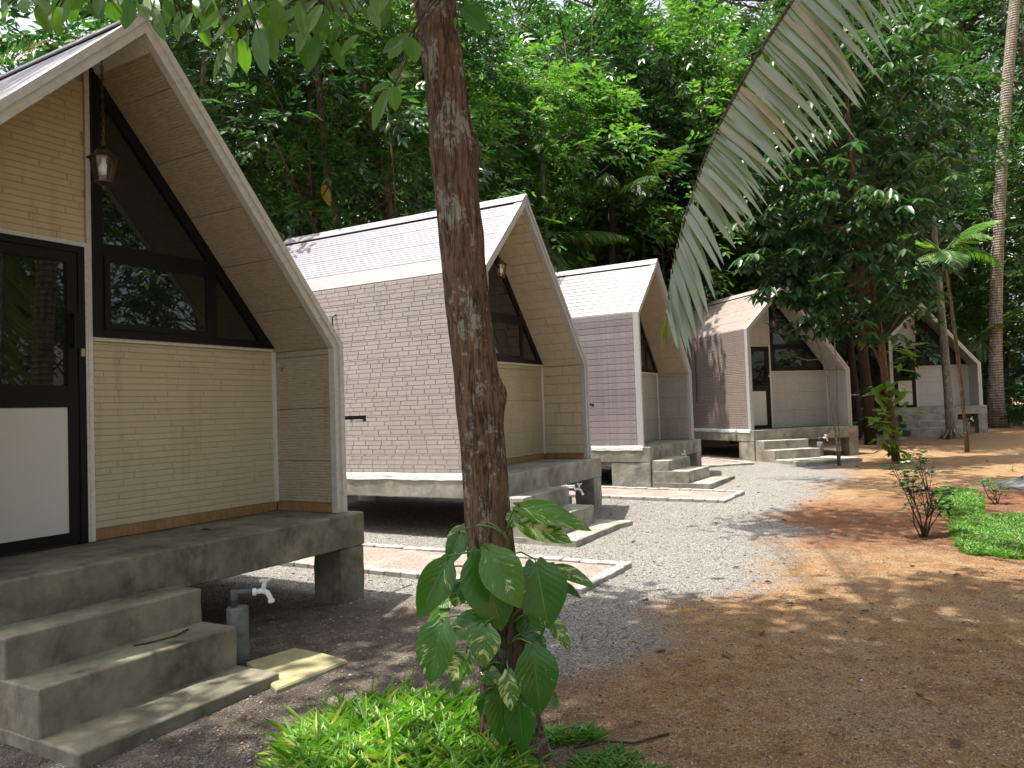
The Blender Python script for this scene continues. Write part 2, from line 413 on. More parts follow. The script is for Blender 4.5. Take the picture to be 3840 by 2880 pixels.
# ground: soil, red laterite, grey gravel
def ground_mat():
    k = NT('soil'); c = k.geo()
    ga = k.n('Attribute', attribute_name='gravel').outputs['Fac']; ra = k.n('Attribute', attribute_name='red').outputs['Fac']; ya = k.n('Attribute', attribute_name='grey').outputs['Fac']
    n1 = k.noise(c, .8, 5, .6); n2 = k.noise(c, 5.5, 5, .65); n3 = k.noise(c, 42, 4, .7); n4 = k.noise(c, 150, 3, .7)
    soil = k.ramp(n2, [(.30,(.25,.142,.070)),(.50,(.36,.222,.116)),(.68,(.43,.295,.172))])
    soil = k.mix(k.math('MULTIPLY', k.fr(n1, .50, .66), .6), soil, (.36,.28,.20,1))
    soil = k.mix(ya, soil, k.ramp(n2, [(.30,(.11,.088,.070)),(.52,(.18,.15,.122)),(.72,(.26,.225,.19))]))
    spk = k.n('TexVoronoi'); k.set(spk,'Vector',c); k.set(spk,'Scale',150.0)
    sps = k.n('SeparateXYZ'); k.set(sps,'Vector',spk.outputs['Color'])
    red = k.ramp(n2, [(.32,(.17,.080,.046)),(.52,(.235,.118,.068)),(.7,(.30,.19,.12))])
    vo = k.n('TexVoronoi'); k.set(vo,'Vector',c); k.set(vo,'Scale',95.0)
    vs = k.n('SeparateXYZ'); k.set(vs,'Vector',vo.outputs['Color'])
    grav = k.ramp(vs.outputs[0], [(0,(.13,.125,.12)),(.45,(.34,.33,.315)),(1,(.56,.54,.515))])
    grav = k.mix(k.fr(vo.outputs['Distance'], .5, .85), grav, (.09,.08,.07,1))
    grav = k.mix(k.math('MULTIPLY', k.fr(n2, .50, .70), .55), grav, (.25,.20,.16,1))
    gm = k.fr(k.math('ADD', k.math('ADD', ga, k.math('MULTIPLY', k.math('SUBTRACT', k.noise(c, 4, 5, .75), .5), 1.1)), k.math('MULTIPLY', k.math('SUBTRACT', sps.outputs[1], .5), .45)), .42, .56)
    rm = k.fr(k.math('ADD', ra, k.math('MULTIPLY', k.math('SUBTRACT', k.noise(c, 2.6, 6, .7), .5), 1.3)), .25, .95)
    col = k.mix(rm, soil, red)
    col = k.mix(.75, col, k.mix(1, col, k.ramp(sps.outputs[0], [(0,(.45,.43,.42)),(.55,(.95,.95,.95)),(.88,(1.35,1.35,1.33)),(1,(2.1,2.05,2.0))]), 'MULTIPLY'))
    col = k.mix(gm, col, grav)
    col = k.mix(k.math('MULTIPLY', k.fr(n3, .42, .25), .6), col, k.mix(1, col, (.4,.38,.36,1), 'MULTIPLY'))
    col = k.mix(k.math('MULTIPLY', k.fr(n3, .58, .75), .4), col, k.mix(1, col, (1.5,1.5,1.5,1), 'MULTIPLY'))
    nor = k.bump(n3, 1.0, .03, k.bump(spk.outputs['Distance'], .9, .010))
    nor = k.bump(k.math('MULTIPLY', k.math('SUBTRACT', 1.0, vo.outputs['Distance']), gm), .7, .012, nor)
    k.p(col=col, rough=.95, spec=.12, nor=nor); M['soil'] = k.m
    k = NT('gravel_path'); c = k.geo()
    vo = k.n('TexVoronoi'); k.set(vo,'Vector',c); k.set(vo,'Scale',70.0)
    vs = k.n('SeparateXYZ'); k.set(vs,'Vector',vo.outputs['Color'])
    col = k.ramp(vs.outputs[0], [(0,(.15,.105,.092)),(.5,(.25,.19,.168)),(1,(.34,.275,.25))])
    col = k.mix(k.math('MULTIPLY', k.fr(k.noise(c, 3, 4), .45, .65), .5), col, (.36,.31,.27,1))
    k.p(col=col, rough=.95, spec=.1, nor=k.bump(k.noise(c, 90, 3), .8, .01, k.bump(vo.outputs['Distance'], .6, .008))); M['gravel_path'] = k.m
    k = NT('pebble'); r = k.n('NewGeometry').outputs['Random Per Island']
    k.p(col=k.ramp(r, [(0,(.09,.09,.09)),(.35,(.23,.22,.215)),(.75,(.37,.355,.335)),(1,(.48,.46,.44))]), rough=.85, spec=.2); M['pebble'] = k.m
    k = NT('pebble_shaded'); r = k.n('NewGeometry').outputs['Random Per Island']
    k.p(col=k.ramp(r, [(0,(.05,.05,.055)),(1,(.19,.19,.20))]), rough=.85, spec=.2); M['pebble_shaded'] = k.m  # darker copy of pebble; shade on the heap put into the colour
    k = NT('pebble_brown'); r = k.n('NewGeometry').outputs['Random Per Island']
    k.p(col=k.ramp(r, [(0,(.09,.06,.04)),(.5,(.22,.15,.10)),(1,(.42,.32,.24))]), rough=.9, spec=.15); M['pebble_brown'] = k.m
ground_mat()

# ------------------------------------------------------------------ ground
_XB = ([3.0, 4.2, 5.9, 8.0, 11.5, 15.5, 20, 30], [-.5, .2, 1.3, 2.7, 4.1, 6.6, 9, 13])
def sstep(a, b, x):
    t = min(1, max(0, (x-a)/(b-a))); return t*t*(3-2*t)
def gravel_amt(x, y):
    xb = float(np.interp(y, *_XB))
    g = sstep(-1.0, 1.0, xb - x + .6*mnoise.noise((x*.9, y*.9, 3.3)))
    g *= 1 - .72*sstep(.5, -.6, x+.25*(y-5))*sstep(7.4, 6.2, y)
    if y > 15: g *= 1 - .5*sstep(15, 20, y)
    return g
def red_amt(x, y):
    a = max(0, 1-math.hypot((x-4.3)/2.1, (y-9.9)/2.2)); b = max(0, 1-math.hypot((x-7.2)/2.6, (y-10.6)/2.6)); c = .5*max(0, 1-math.hypot((x-6)/7, (y-8)/8))
    return min(1, 1.7*max(a, b) + c)
def build_ground():
    def axis(lo, hi, st, far):
        a = list(np.arange(lo, hi+1e-6, st)); d = st; x = hi
        while x < far: d *= 1.35; x += d; a.append(x)
        d = st; x = lo
        while x > -far: d *= 1.35; x -= d; a.insert(0, x)
        return np.array(a)
    xs = axis(-7, 12, .14, 500); ys = axis(1.5, 22, .14, 500)
    X, Y = np.meshgrid(xs, ys); Z = np.zeros_like(X); G = np.zeros_like(X); RD = np.zeros_like(X)
    for j in range(len(ys)):
        for i in range(len(xs)):
            x, y = xs[i], ys[j]
            near = -8 < x < 13 and 0 < y < 24
            zz = gz(x, min(y, 60))
            if near:
                zz += .012*mnoise.noise((x*1.1, y*1.1, 0)) + .006*mnoise.noise((x*4, y*4, 5))
                G[j,i] = gravel_amt(x, y); RD[j,i] = red_amt(x, y)
            elif y >= 24: G[j,i] = .15
            Z[j,i] = zz
    nx, ny = len(xs), len(ys)
    V = np.stack([X, Y, Z], -1).reshape(-1, 3)
    I = np.arange(nx*ny).reshape(ny, nx)
    F = np.stack([I[:-1,:-1], I[:-1,1:], I[1:,1:], I[1:,:-1]], -1).reshape(-1, 4)
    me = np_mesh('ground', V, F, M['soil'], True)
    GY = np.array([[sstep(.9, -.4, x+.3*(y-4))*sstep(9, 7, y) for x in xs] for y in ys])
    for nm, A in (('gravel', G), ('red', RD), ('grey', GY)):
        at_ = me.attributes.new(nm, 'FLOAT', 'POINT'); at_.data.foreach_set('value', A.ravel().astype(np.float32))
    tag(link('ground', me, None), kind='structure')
build_ground()

# ------------------------------------------------------------------ cabins
W, XM, HL, HR, HRE, REC, DEP, TH = 3.0, 1.147, 2.512, 3.650, 1.476, 0.729, 4.346, 0.08
HUT = {1: (-3.0125, 4.2122, .7222, 1.04896), 2: (-.3030, 9.2802, .7914, 1.06401), 3: (2.3676, 14.2750, .8138, 1.03343),
       4: (5.8334, 18.9794, .8858, .30143), 5: (13.3314, 27.1205, 1.2015, -.11067)}
def hl(h, x, y, z=0):
    ox, oy, oz, a = HUT[h]; c, s = math.cos(a), math.sin(a)
    return np.array([ox+c*x-s*y, oy+s*x+c*y, oz+z])

_lL = math.hypot(XM, HR-HL); _nL = (-(HR-HL)/_lL, XM/_lL)          # left slope, outward normal (x,z)
_lR = math.hypot(W-XM, HR-HRE); _nR = ((HR-HRE)/_lR, (W-XM)/_lR)
def zl(x, off=0.0): return HL + (-off - _nL[0]*x)/_nL[1]            # left slope pushed in by off
def zr(x, off=0.0): return HRE + (-off - _nR[0]*(x-W))/_nR[1]
def xr(z, off=0.0): return W + (-off - _nR[1]*(z-HRE))/_nR[0]
def xl(z, off=0.0): return (-off - _nL[1]*(z-HL))/_nL[0]
def ridge(off):
    # zl = zr
    a1, b1 = -_nL[0]/_nL[1], HL - off/_nL[1]
    a2, b2 = -_nR[0]/_nR[1], HRE - off/_nR[1] + _nR[0]*W/_nR[1]
    x = (b2-b1)/(a1-a2); return x, a1*x+b1
def section(off):
    rx, rz = ridge(off)
    return [(off, 0), (off, zl(off, off)), (rx, rz), (W-off, zr(W-off, off)), (W-off, 0)]

class Fr:
    """a flat frame on a cabin: origin, u, v, outward normal"""
    def __init__(s, o, u, v, n): s.o, s.u, s.v, s.n = map(Vector, (o, u, v, n))
    def p(s, a, b, d=0.0): return s.o + s.u*a + s.v*b + s.n*d
    def mat(s, a, b, d=0.0):
        m = Matrix((s.u, s.v, s.n)).transposed().to_4x4(); m.translation = s.p(a, b, d); return m
F_LW = Fr((0,0,0), (0,1,0), (0,0,1), (-1,0,0))
F_LR = Fr((0,0,HL), (0,1,0), (XM/_lL,0,(HR-HL)/_lL), (_nL[0],0,_nL[1]))
F_RR = Fr((W,0,HRE), (0,1,0), ((XM-W)/_lR,0,(HR-HRE)/_lR), (_nR[0],0,_nR[1]))
F_RW = Fr((W,0,0), (0,1,0), (0,0,1), (1,0,0))
_s = section(TH)
F_RI = Fr((W-TH,0,0), (0,1,0), (0,0,1), (-1,0,0))
F_RS = Fr((_s[3][0],0,_s[3][1]), (0,1,0), F_RR.v, -F_RR.n)
L_RS = math.hypot(_s[3][0]-_s[2][0], _s[3][1]-_s[2][1])
F_LI = Fr((TH,0,0), (0,1,0), (0,0,1), (1,0,0))
F_LS = Fr((TH,0,_s[1][1]), (0,1,0), F_LR.v, -F_LR.n)
L_LS = math.hypot(_s[1][0]-_s[2][0], _s[1][1]-_s[2][1])
F_FA = Fr((0,REC,0), (1,0,0), (0,0,1), (0,-1,0))

_pc = {}
def piece_mesh(nm, w, h, d, c, mat):
    key = (nm, round(w,3), round(h,3), d, c, mat)
    if key not in _pc:
        b = MB()
        b.add([(0,0,0),(w,0,0),(w,h,0),(0,h,0),(c,c,d),(w-c,c,d),(w-c,h-c,d),(c,h-c,d)],
              [(4,5,6,7),(0,1,5,4),(1,2,6,5),(2,3,7,6),(3,0,4,7)])
        me = b.mesh(nm); me.materials.append(M[mat]); _pc[key] = me
    return _pc[key]
def piece(nm, fr, u0, u1, v0, v1, d, c, mat, parent):
    o = bpy.data.objects.new(nm, piece_mesh(nm, u1-u0, v1-v0, d, c, mat)); COL.objects.link(o); o.parent = parent
    o.matrix_local = fr.mat(u0, v0); return o
def piece_into(mb, fr, u0, u1, v0, v1, d, c):
    P = [fr.p(u0,v0),fr.p(u1,v0),fr.p(u1,v1),fr.p(u0,v1),fr.p(u0+c,v0+c,d),fr.p(u1-c,v0+c,d),fr.p(u1-c,v1-c,d),fr.p(u0+c,v1-c,d)]
    mb.add(P, [(4,5,6,7),(0,1,5,4),(1,2,6,5),(2,3,7,6),(3,0,4,7)])
def ribs(fr, v0, v1, uf, pitch, d, d0=.004):
    """a panel of horizontal ribs between v0 and v1; uf(v) gives the span; joint left open at both ends"""
    b = MB(); n = max(1, round((v1-v0-.006)/pitch)); p = (v1-v0-.006)/n
    for i in range(n):
        a = v0+.003+i*p; e = a+p; q = .22*p
        rows = [(a, d0), (a+q, d+d0), (e-q, d+d0), (e, d0)]
        vs = []
        for v, dd in rows:
            x0, x1 = uf(v); vs += [fr.p(x0, v, dd), fr.p(x1, v, dd)]
        b.add(vs, [(0,1,3,2),(2,3,5,4),(4,5,7,6)])
    for v, s in ((v0+.003, 0), (v1-.003, 1)):        # closing edges of the panel
        x0, x1 = uf(v); b.add([fr.p(x0,v,0),fr.p(x1,v,0),fr.p(x1,v,d0),fr.p(x0,v,d0)], [(0,1,2,3)])
    return b
def rib_panels(fr, edges, uf, pitch, d, mat, parent, name='panel'):
    for a, e in zip(edges[:-1], edges[1:]):
        if e-a > .02: ribs(fr, a, e, uf, pitch, d).build(name, M[mat], parent)
def bricks(fr, v0, v1, uf, rows, widths, d, mat, parent, name='brick', limit=300, skip=None, gap=.006, c=.006, seed=1, pick=None):
    """courses of separate facing bricks; past the limit the rest is one joined part"""
    rg = random.Random(seed); v = v0; i = 0; todo = []
    while v < v1-.02:
        h = min(rows[i % len(rows)], v1-v); ua, ub = uf(v+h*.5)
        u = ua - rg.choice(widths)*rg.random(); 
        while u < ub:
            w = rg.choice(widths)*(1.0 if h > .045 else 1.35); w = round(w, 2)
            a, e = max(u, ua), min(u+w, ub)
            if e-a > .03 and not (skip and skip((a+e)/2, v+h/2)): todo.append((a, e-gap, v, v+h-gap, d*(rg.choice((.8,1,1,1.2)) if d > .006 else 1)))
            u += w
        v += h; i += 1
    if pick: todo.sort(key=pick)
    rest = MB()
    for k, (a, e, b0, b1, dd) in enumerate(todo):
        if k < limit: piece(name, fr, round(a,3), round(e,3), b0, b1, round(dd,4), c, mat, parent)
        else: piece_into(rest, fr, a, e, b0, b1, dd, c)
    if rest.v: tag(rest.build('bricks', M[mat], parent), kind='stuff')
    return len(todo)

def edges(a, b, step, first=None):
    out = [a]; x = a + (first or step)
    while x < b-.03: out.append(x); x += step
    out.append(b); return out

def trim_ring(root, mat):
    so, s1, s2 = section(-.012), section(.035), section(TH+.012)
    names = []
    for i in range(4):
        b = MB()
        # outer lip, stands proud; inner face strip set back
        b.prism([so[i], so[i+1], s1[i+1], s1[i]], -.030, .085)
        c = MB(); e = .0025
        c.prism([s1[i], s1[i+1], s2[i+1], s2[i]], -.014, .05)
        o = b.build('fascia', M[mat], root); c.build('fascia_strip', M[mat], o)

def cabin(h, label, st):
    x, y, z, a = HUT[h]
    root = empty('cabin', (x, y, z), a); tag(root, label, 'cabin', 'row of gabled cabins')
    # carcass: closed ring with back wall and the recessed front wall
    so, si = section(.016), section(TH-.012)
    b = MB()
    for i in range(4):
        b.prism([so[i], so[i+1], si[i+1], si[i]], .02, DEP)
    b.prism(section(.02), DEP-.06, DEP-.005)
    fx = section(TH-.005)
    b.prism(fx, REC+.012, REC+.07)
    b.build('carcass', M[st.get('back','backing')], root)
    trim_ring(root, st['trim'])
    full = lambda v: (.088, DEP)
    inn = lambda v: (.052, REC-.004)
    # ---- outside, left wall and roof
    k = st['left']
    if k == 'brick':
        def pick(t):
            cu = (t[0]+t[1])/2; return abs(cu-1.9)*1.0 + abs((t[2]+t[3])/2-1.2)*.8
        bricks(F_LW, .012, HL-.004, full, [.062,.052,.062,.052,.024], [.17,.20,.23,.27], .006, st['lmat'], root, limit=290, seed=4, pick=pick, gap=.003, c=.003)
        band = .34
        ribs(F_LR, .004, band, full, .056, .0035).build('panel', M['cream_roof'], root)
        e = edges(band, _lL-.17, .42)
        rib_panels(F_LR, e, full, .060, .007, st['rmat'], root)
    elif k == 'plank':
        for i, (p0, p1) in enumerate(zip(*(lambda e: (e[:-1], e[1:]))(edges(.012, HL, .119)))):
            piece('plank', F_LW, .088, DEP, p0+.001, p1-.002, .009, .007, st['lmat'], root)
        for p0, p1 in zip(*(lambda e: (e[:-1], e[1:]))(edges(.004, _lL-.17, .119))):
            piece('plank', F_LR, .088, DEP, p0+.001, p1-.003, .007, .006, st['rmat'], root)
    else:
        rib_panels(F_LW, edges(.012, HL, .47, .46), full, st['pitch'], .008, st['lmat'], root)
        rib_panels(F_LR, edges(.004, _lL-.17, .47, .36), full, st['pitch'], .006, st['rmat'], root)
    # ridge cap: two folded strips with a shadow gap beneath
    b = MB()
    for fr, L in ((F_LR, _lL), (F_RR, _lR)):
        p = [fr.p(-.01 if False else 0, L-.15, .020), fr.p(0, L+.006, .020)]
        q = [fr.p(0, L-.15, .030), fr.p(0, L+.012, .030)]
        ys = (-.036, DEP+.03)
        vs = []
        for yy in ys:
            for P in (p[0], p[1], q[1], q[0]): vs.append((P.x, yy, P.z))
        b.add(vs, [(0,1,2,3),(4,7,6,5),(0,4,5,1),(1,5,6,2),(2,6,7,3),(3,7,4,0)])
    b.build('ridge_cap', M[st['rmat']], root)
    g = MB()
    for fr, L in ((F_LR, _lL), (F_RR, _lR)):
        P0, P1 = fr.p(0, L-.14, .0), fr.p(0, L-.012, .0); Q0, Q1 = fr.p(0, L-.14, .019), fr.p(0, L-.012, .019)
        vs = [(P.x, yy, P.z) for yy in (.09, DEP-.01) for P in (P0, P1, Q1, Q0)]
        g.add(vs, [(0,1,2,3),(4,7,6,5),(0,4,5,1),(1,5,6,2),(2,6,7,3),(3,7,4,0)])
    g.build('ridge_gap_shade', M['black_frame'], root)  # black strip standing in for the shade in the gap under the cap
    # right roof, right wall, both away from the camera
    rib_panels(F_RR, edges(.004, _lR-.17, .47), full, st['pitch'], .006, st['rmat'], root)
    rib_panels(F_RW, edges(.012, HRE, .47, .445), full, st['pitch'], .006, st['lmat'], root)
    # ---- inside faces of the overhang
    vb = .083 if st['base'] else .004
    if st['inside'] == 'stone':
        rows = [.13, .17, .13, .20, .15]
        bricks(F_RI, vb, _s[3][1]-.002, inn, rows, [.18,.24,.30], .009, st['imat'], root, 'stone', seed=9, c=.008, gap=.002)
        bricks(F_RS, .004, L_RS-.01, inn, rows, [.18,.24,.30], .009, st['imat'], root, 'stone', seed=12, c=.008, gap=.002)
    else:
        rib_panels(F_RI, [vb, .451, .918, 1.388, _s[3][1]-.001], inn, st['ip'], .0035, st['imat'], root)
        rib_panels(F_RS, edges(.003, L_RS-.005, .478, .44), inn, st['ip'], .0035, st['smat'], root)
    rib_panels(F_LI, edges(.004, _s[1][1], .47), inn, st['ip'], .003, st['imat'], root)
    rib_panels(F_LS, edges(.003, L_LS-.005, .47), inn, st['ip'], .003, st['smat'], root)
    b = MB(); rx, rz = ridge(TH)                          # block that closes the peak inside
    b.prism([(rx-.05, zl(rx-.05, TH+.0085)), (rx, rz-.009), (rx+.075, zr(rx+.075, TH+.0085)), (rx+.075, zr(rx+.075, TH+.0145)), (rx, rz-.017), (rx-.05, zl(rx-.05, TH+.0145))], .053, REC-.052)
    b.build('peak_strip', M['white_trim'], root)
    # ---- front wall
    lowr = lambda v: (1.179, W-TH-.002)
    over = lambda v: (max(TH, xl(v, TH)), min(1.144, xr(v, TH)))
    left = lambda v: (TH, .372)
    if st['front'] == 'longbrick':
        rows = [.050,.046,.050,.046]
        n1 = bricks(F_FA, vb, 1.452, lowr, rows, [.34,.42,.52], .0042, st['fmat'], root, limit=170, seed=21, c=.0055, gap=.0012)
        bricks(F_FA, 2.162, 3.36, over, rows, [.34,.42,.52], .0042, st['fmat'], root, limit=95, seed=22, c=.0055, gap=.0012)
        bricks(F_FA, .005, 2.16, left, rows, [.32], .0042, st['fmat'], root, limit=30, seed=23, c=.0055, gap=.0012)
    else:
        rib_panels(F_FA, [vb, .451, .918, 1.388, 1.452], lowr, st['fp'], .004, st['fmat'], root)
        rib_panels(F_FA, edges(2.162, 3.36, .47), over, st['fp'], .004, st['fmat'], root)
        rib_panels(F_FA, edges(.005, 2.16, .47), left, st['fp'], .004, st['fmat'], root)
    # white trims
    def bar(nm, mat, x0, x1, z0, z1, d0, d1, par): b = MB(); b.box(x0, x1, REC-d1, REC-d0, z0, z1); return b.build(nm, M[mat], par)
    b = MB(); b.prism([(1.1455,0),(1.1785,0),(1.1785,zr(1.1785,TH+.001)),(1.1455,zl(1.1455,TH+.001)-.0)], REC-.022, REC-.0); b.build('post_trim', M['white_trim'], root)
    bar('door_trim', 'white_trim', .375, 1.1445, 2.124, 2.16, 0, .02, root)
    bar('door_trim', 'white_trim', .345, .3745, 0, 2.16, 0, .02, root)
    bar('door_trim', 'white_trim', 1.1125, 1.1445, 0, 2.1235, 0, .02, root)
    bar('sill_trim', 'white_trim', 1.179, W-TH-.036, 1.453, 1.4775, 0, .026, root)
    bar('corner_trim', 'white_trim', W-TH-.035, W-TH-.0045, vb, 1.452, .0, .024, root)
    if st['base']:
        b = MB(); b.cbox(1.179, 2.02, REC-.020, REC-.001, .001, .081, .003); b.build('baseboard', M['baseboard'], root)
        b = MB(); b.cbox(2.022, W-TH-.019, REC-.018, REC-.001, .001, .081, .003); b.build('baseboard', M['baseboard'], root)
        b = MB(); b.cbox(W-TH-.018, W-TH-.001, .05, REC-.021, .001, .081, .003); b.build('baseboard', M['baseboard'], root)
    # door
    d = MB()
    x0, x1, zt = .376, 1.111, 2.1225
    f0, f1 = REC-.045, REC+.005
    d.box(x0, x0+.05, f0, f1, 0, zt); d.box(x1-.05, x1, f0, f1, 0, zt); d.box(x0+.051, x1-.051, f0, f1, zt-.05, zt-.0)
    door = d.build('door', M['black_frame'], root)
    d = MB(); g0, g1 = REC-.038, REC-.004; a0, a1 = x0+.053, x1-.053
    d.box(a0, a0+.075, g0, g1, .012, zt-.053); d.box(a1-.075, a1, g0, g1, .012, zt-.053)
    for zz in ((.012,.09),(.968,1.119),(1.995,zt-.053)): d.box(a0+.0755, a1-.0755, g0, g1, *zz)
    d.build('door_frame', M['black_frame'], door)
    b = MB(); b.box(a0+.076, a1-.076, REC-.026, REC-.020, 1.1195, 1.9945); b.build('glass_pane', M['glass'], door)
    b = MB(); b.box(a0+.076, a1-.076, REC-.030, REC-.020, .0905, .9675); b.build('lower_panel', M['door_panel'], door)
    b = MB(); hx = a1-.037
    b.box(hx-.016, hx+.016, g0-.050, g0-.030, 1.385, 1.635); b.box(hx-.014, hx+.014, g0-.0295, g0-.001, 1.39, 1.42); b.box(hx-.014, hx+.014, g0-.0295, g0-.001, 1.60, 1.63)
    b.build('handle', M['black_frame'], door)
    b = MB(); b.box(x1-.040, x1-.012, f0-.012, f0-.001, 1.33, 1.385); b.build('lock', M['lock_metal'], door)
    # window: post, sloping bar, sill bar, transom, mullion, opening sash, three panes
    w0, w1 = REC-.050, REC+.004; zb = 1.479; off = TH+.006; xw = 1.180
    b = MB()
    b.prism([(xw, zb), (xw+.07, zb), (xw+.07, zr(xw+.07, off)), (xw, zr(xw, off))], w0, w1)
    xs0 = xr(zb, off); hw = .088/_nR[1]
    b.prism([(xw+.0705, zr(xw+.0705, off)), (xw+.0705, zr(xw+.0705, off+.088)), (xr(zb+.062, off+.088), zb+.062), (xs0, zb)], w0+.002, w1)
    b.prism([(xw+.0705, zb), (xs0-.004, zb), (xr(zb+.0615, off+.088), zb+.0615), (xw+.0705, zb+.0615)], w0, w1)
    b.prism([(xw+.0705, 2.085), (xr(2.085, off+.0885), 2.085), (xr(2.175, off+.0885), 2.175), (xw+.0705, 2.175)], w0, w1)
    b.prism([(2.185, zb+.062), (2.245, zb+.062), (2.245, min(2.0845, zr(2.245, off+.0885))), (2.185, 2.0845)], w0, w1)
    win = b.build('window', M['black_frame'], root)
    b = MB(); s0, s1 = w0-.012, w0+.02
    X0, X1, Z0, Z1 = xw+.071, 2.1845, zb+.0625, 2.0845
    b.box(X0, X0+.045, s0, s1, Z0, Z1); b.box(X1-.045, X1, s0, s1, Z0, Z1); b.box(X0+.0455, X1-.0455, s0, s1, Z0, Z0+.045); b.box(X0+.0455, X1-.0455, s0, s1, Z1-.045, Z1)
    sash = b.build('sash', M['black_frame'], win)
    b = MB(); b.box(X0+.046, X1-.046, REC-.050, REC-.044, Z0+.0455, Z1-.0455); b.build('glass_pane', M['glass'], sash)
    b = MB(); b.prism([(xw+.071, 2.176), (xr(2.176, off+.0886), 2.176), (xw+.071, zr(xw+.071, off+.0886))], REC-.026, REC-.020); b.build('glass_pane', M['glass'], win)
    b = MB(); b.prism([(2.2455, zb+.0625), (xr(zb+.0625, off+.0887), zb+.0625), (2.2455, zr(2.2455, off+.0887))], REC-.026, REC-.020); b.build('glass_pane', M['glass'], win)
    # soffit hook
    b = MB(); b.tube([(W-TH-.004,.60,1.30),(W-TH-.03,.60,1.30),(W-TH-.04,.60,1.28),(W-TH-.03,.60,1.262)], .004, 5); b.build('hook', M['bronze'], root)
    # ---- concrete platform, legs, steps
    cm = st['cmat']
    b = MB(); b.rbox(-.035, W+.077, -.163, DEP+.05, -.285, -.002, .014, .07 if h < 4 else .2, .0035, 5, (h*7,0,0)); b.build('platform', M[cm], root)
    zg = [gz(*hl(h, px, py)[:2]) - z - .08 for px, py in ((0,0),(3,0),(0,4.3),(3,4.3))]
    b = MB(); b.rbox(W+.077-.30, W+.072, -.157, .16, zg[1], -.289, .014, .05, .006); b.build('leg', M[cm], root)
    b = MB(); b.cbox(.02, .32, 3.95, DEP+.04, zg[2], -.287, .012, .006); b.build('leg', M[cm], root)
    b = MB(); b.cbox(W-.30, W, 3.95, DEP+.04, zg[3], -.287, .012, .006); b.build('leg', M[cm], root)
    b = MB(); b.rbox(-.03, st.get('block', .30), -.155, st.get('blocky', .16), zg[0], -.289, .014, .06, .005); b.build('leg', M[cm], root)
    for (y1, zt_) in st['steps']:
        b = MB(); j = .004
        y0 = -.165 if zt_ > -.3 else None
        b.rbox(st['sx'][0]-.002*abs(zt_*10), st['sx'][1]+.004*abs(zt_*10), y1, -.168, gz(*hl(h,.6,y1)[:2])-z-.12, zt_, .013, .06, .0045, 5, (h*5, zt_*9, 0))
        b.build('step', M[st.get('smatc', cm)], root)
    if st.get('flash'):
        b = MB(); rg = random.Random(h); n = 44; vs = []
        for i in range(n+1):
            yy = -.02 + (DEP+.04)*i/n; w_ = rg.uniform(-.008,.008)
            vs += [(-.016, yy, .022+w_*.5), (-.036+w_*.4, yy, -.004), (-.0425+w_*.3, yy, -.062+w_)]
        b.add(vs, [(i*3+k, i*3+3+k, i*3+4+k, i*3+1+k) for i in range(n) for k in (0,1)])
        b.build('flashing', M['flashing'], root)
    if st.get('pipe'):
        yy = 2.37; zt_ = 2.135
        pts = [(-.055, yy, .75), (-.055, yy, zt_-.03)] + [(-.055+.045*(1-math.cos(t)), yy-.045*math.sin(t)*.4, zt_-.03+.045*math.sin(t)) for t in (.4,.8,1.2,1.6,2.0,2.4)] + [(.0, yy-.02, zt_-.02)]
        b = MB(); b.tube(pts, .0135, 8); b.build('vent_pipe', M['pipe_grey'], root, True)
    if st.get('awning'):
        b = MB(); zz = .815; ya = .055
        b.box(W+.008, W+.028, ya, ya+.035, zz-.075, zz+.05); fr = b.build('wall_bracket', M['black_frame'], root)
        b = MB(); b.box(W+.0285, W+.395, ya+.004, ya+.03, zz-.008, zz+.026); b.box(W+.375, W+.395, ya+.004, ya+.03, zz-.03, zz-.0085); b.build('arm', M['black_frame'], fr)
        b = MB(); b.tube([(W+.029, ya+.017, zz-.036), (W+.37, ya+.017, zz-.022)], .005, 6)
        for q in (.2, .55): b.box(W+.03+.34*q-.012, W+.03+.34*q+.012, ya+.008, ya+.026, zz-.043+.012*q, zz-.0085)
        b.build('rod', M['lock_metal'], fr)
    return root

ST = dict(base=False, trim='trim_grey', left='rib', inside='rib', front='rib', pitch=.044, ip=.022, fp=.026, imat='grey_panel', smat='grey_panel',
          cmat='concrete_pale', steps=((-.45,-.235),(-.76,-.455),(-1.08,-.69)), sx=(0,1.2), flash=True)
def S(**k): d = dict(ST); d.update(k); return d
C1 = cabin(1, 'large cream cabin with embossed brick front nearest the camera, cut off by the picture edge', S(base=True, trim='trim', front='longbrick', fmat='cream_brick', imat='cream_panel', smat='soffit_panel',
      lmat='cream_panel', rmat='pink_roof', cmat='concrete', steps=((-.46,-.235),(-.77,-.445),(-1.12,-.685)), sx=(-.02,1.15), flash=False, awning=True, ip=.024))
C2 = cabin(2, 'cabin with pinkish brick side wall and cream stone overhang behind the leaning trunk', S(base=True, left='brick', lmat='pink_brick', rmat='pink_roof', inside='stone', imat='cream_stone', smat='cream_stone', fmat='cream_panel',
      cmat='concrete_pale', smatc='concrete_pale', steps=((-.45,-.255),(-.79,-.48),(-1.12,-.71)), sx=(0,1.25), pipe=True, awning=True, back='pink_back'))
C3 = cabin(3, 'cabin clad in mauve grey wooden planks, third of the row', S(left='plank', lmat='mauve_plank', rmat='mauve_roof', fmat='grey_panel', imat='grey_panel', smat='soffit_panel', cmat='concrete_pale',
      steps=((-.50,-.25),(-.87,-.44),(-1.25,-.65)), sx=(0,1.22), block=1.18, blocky=.62, back='mauve_back'))
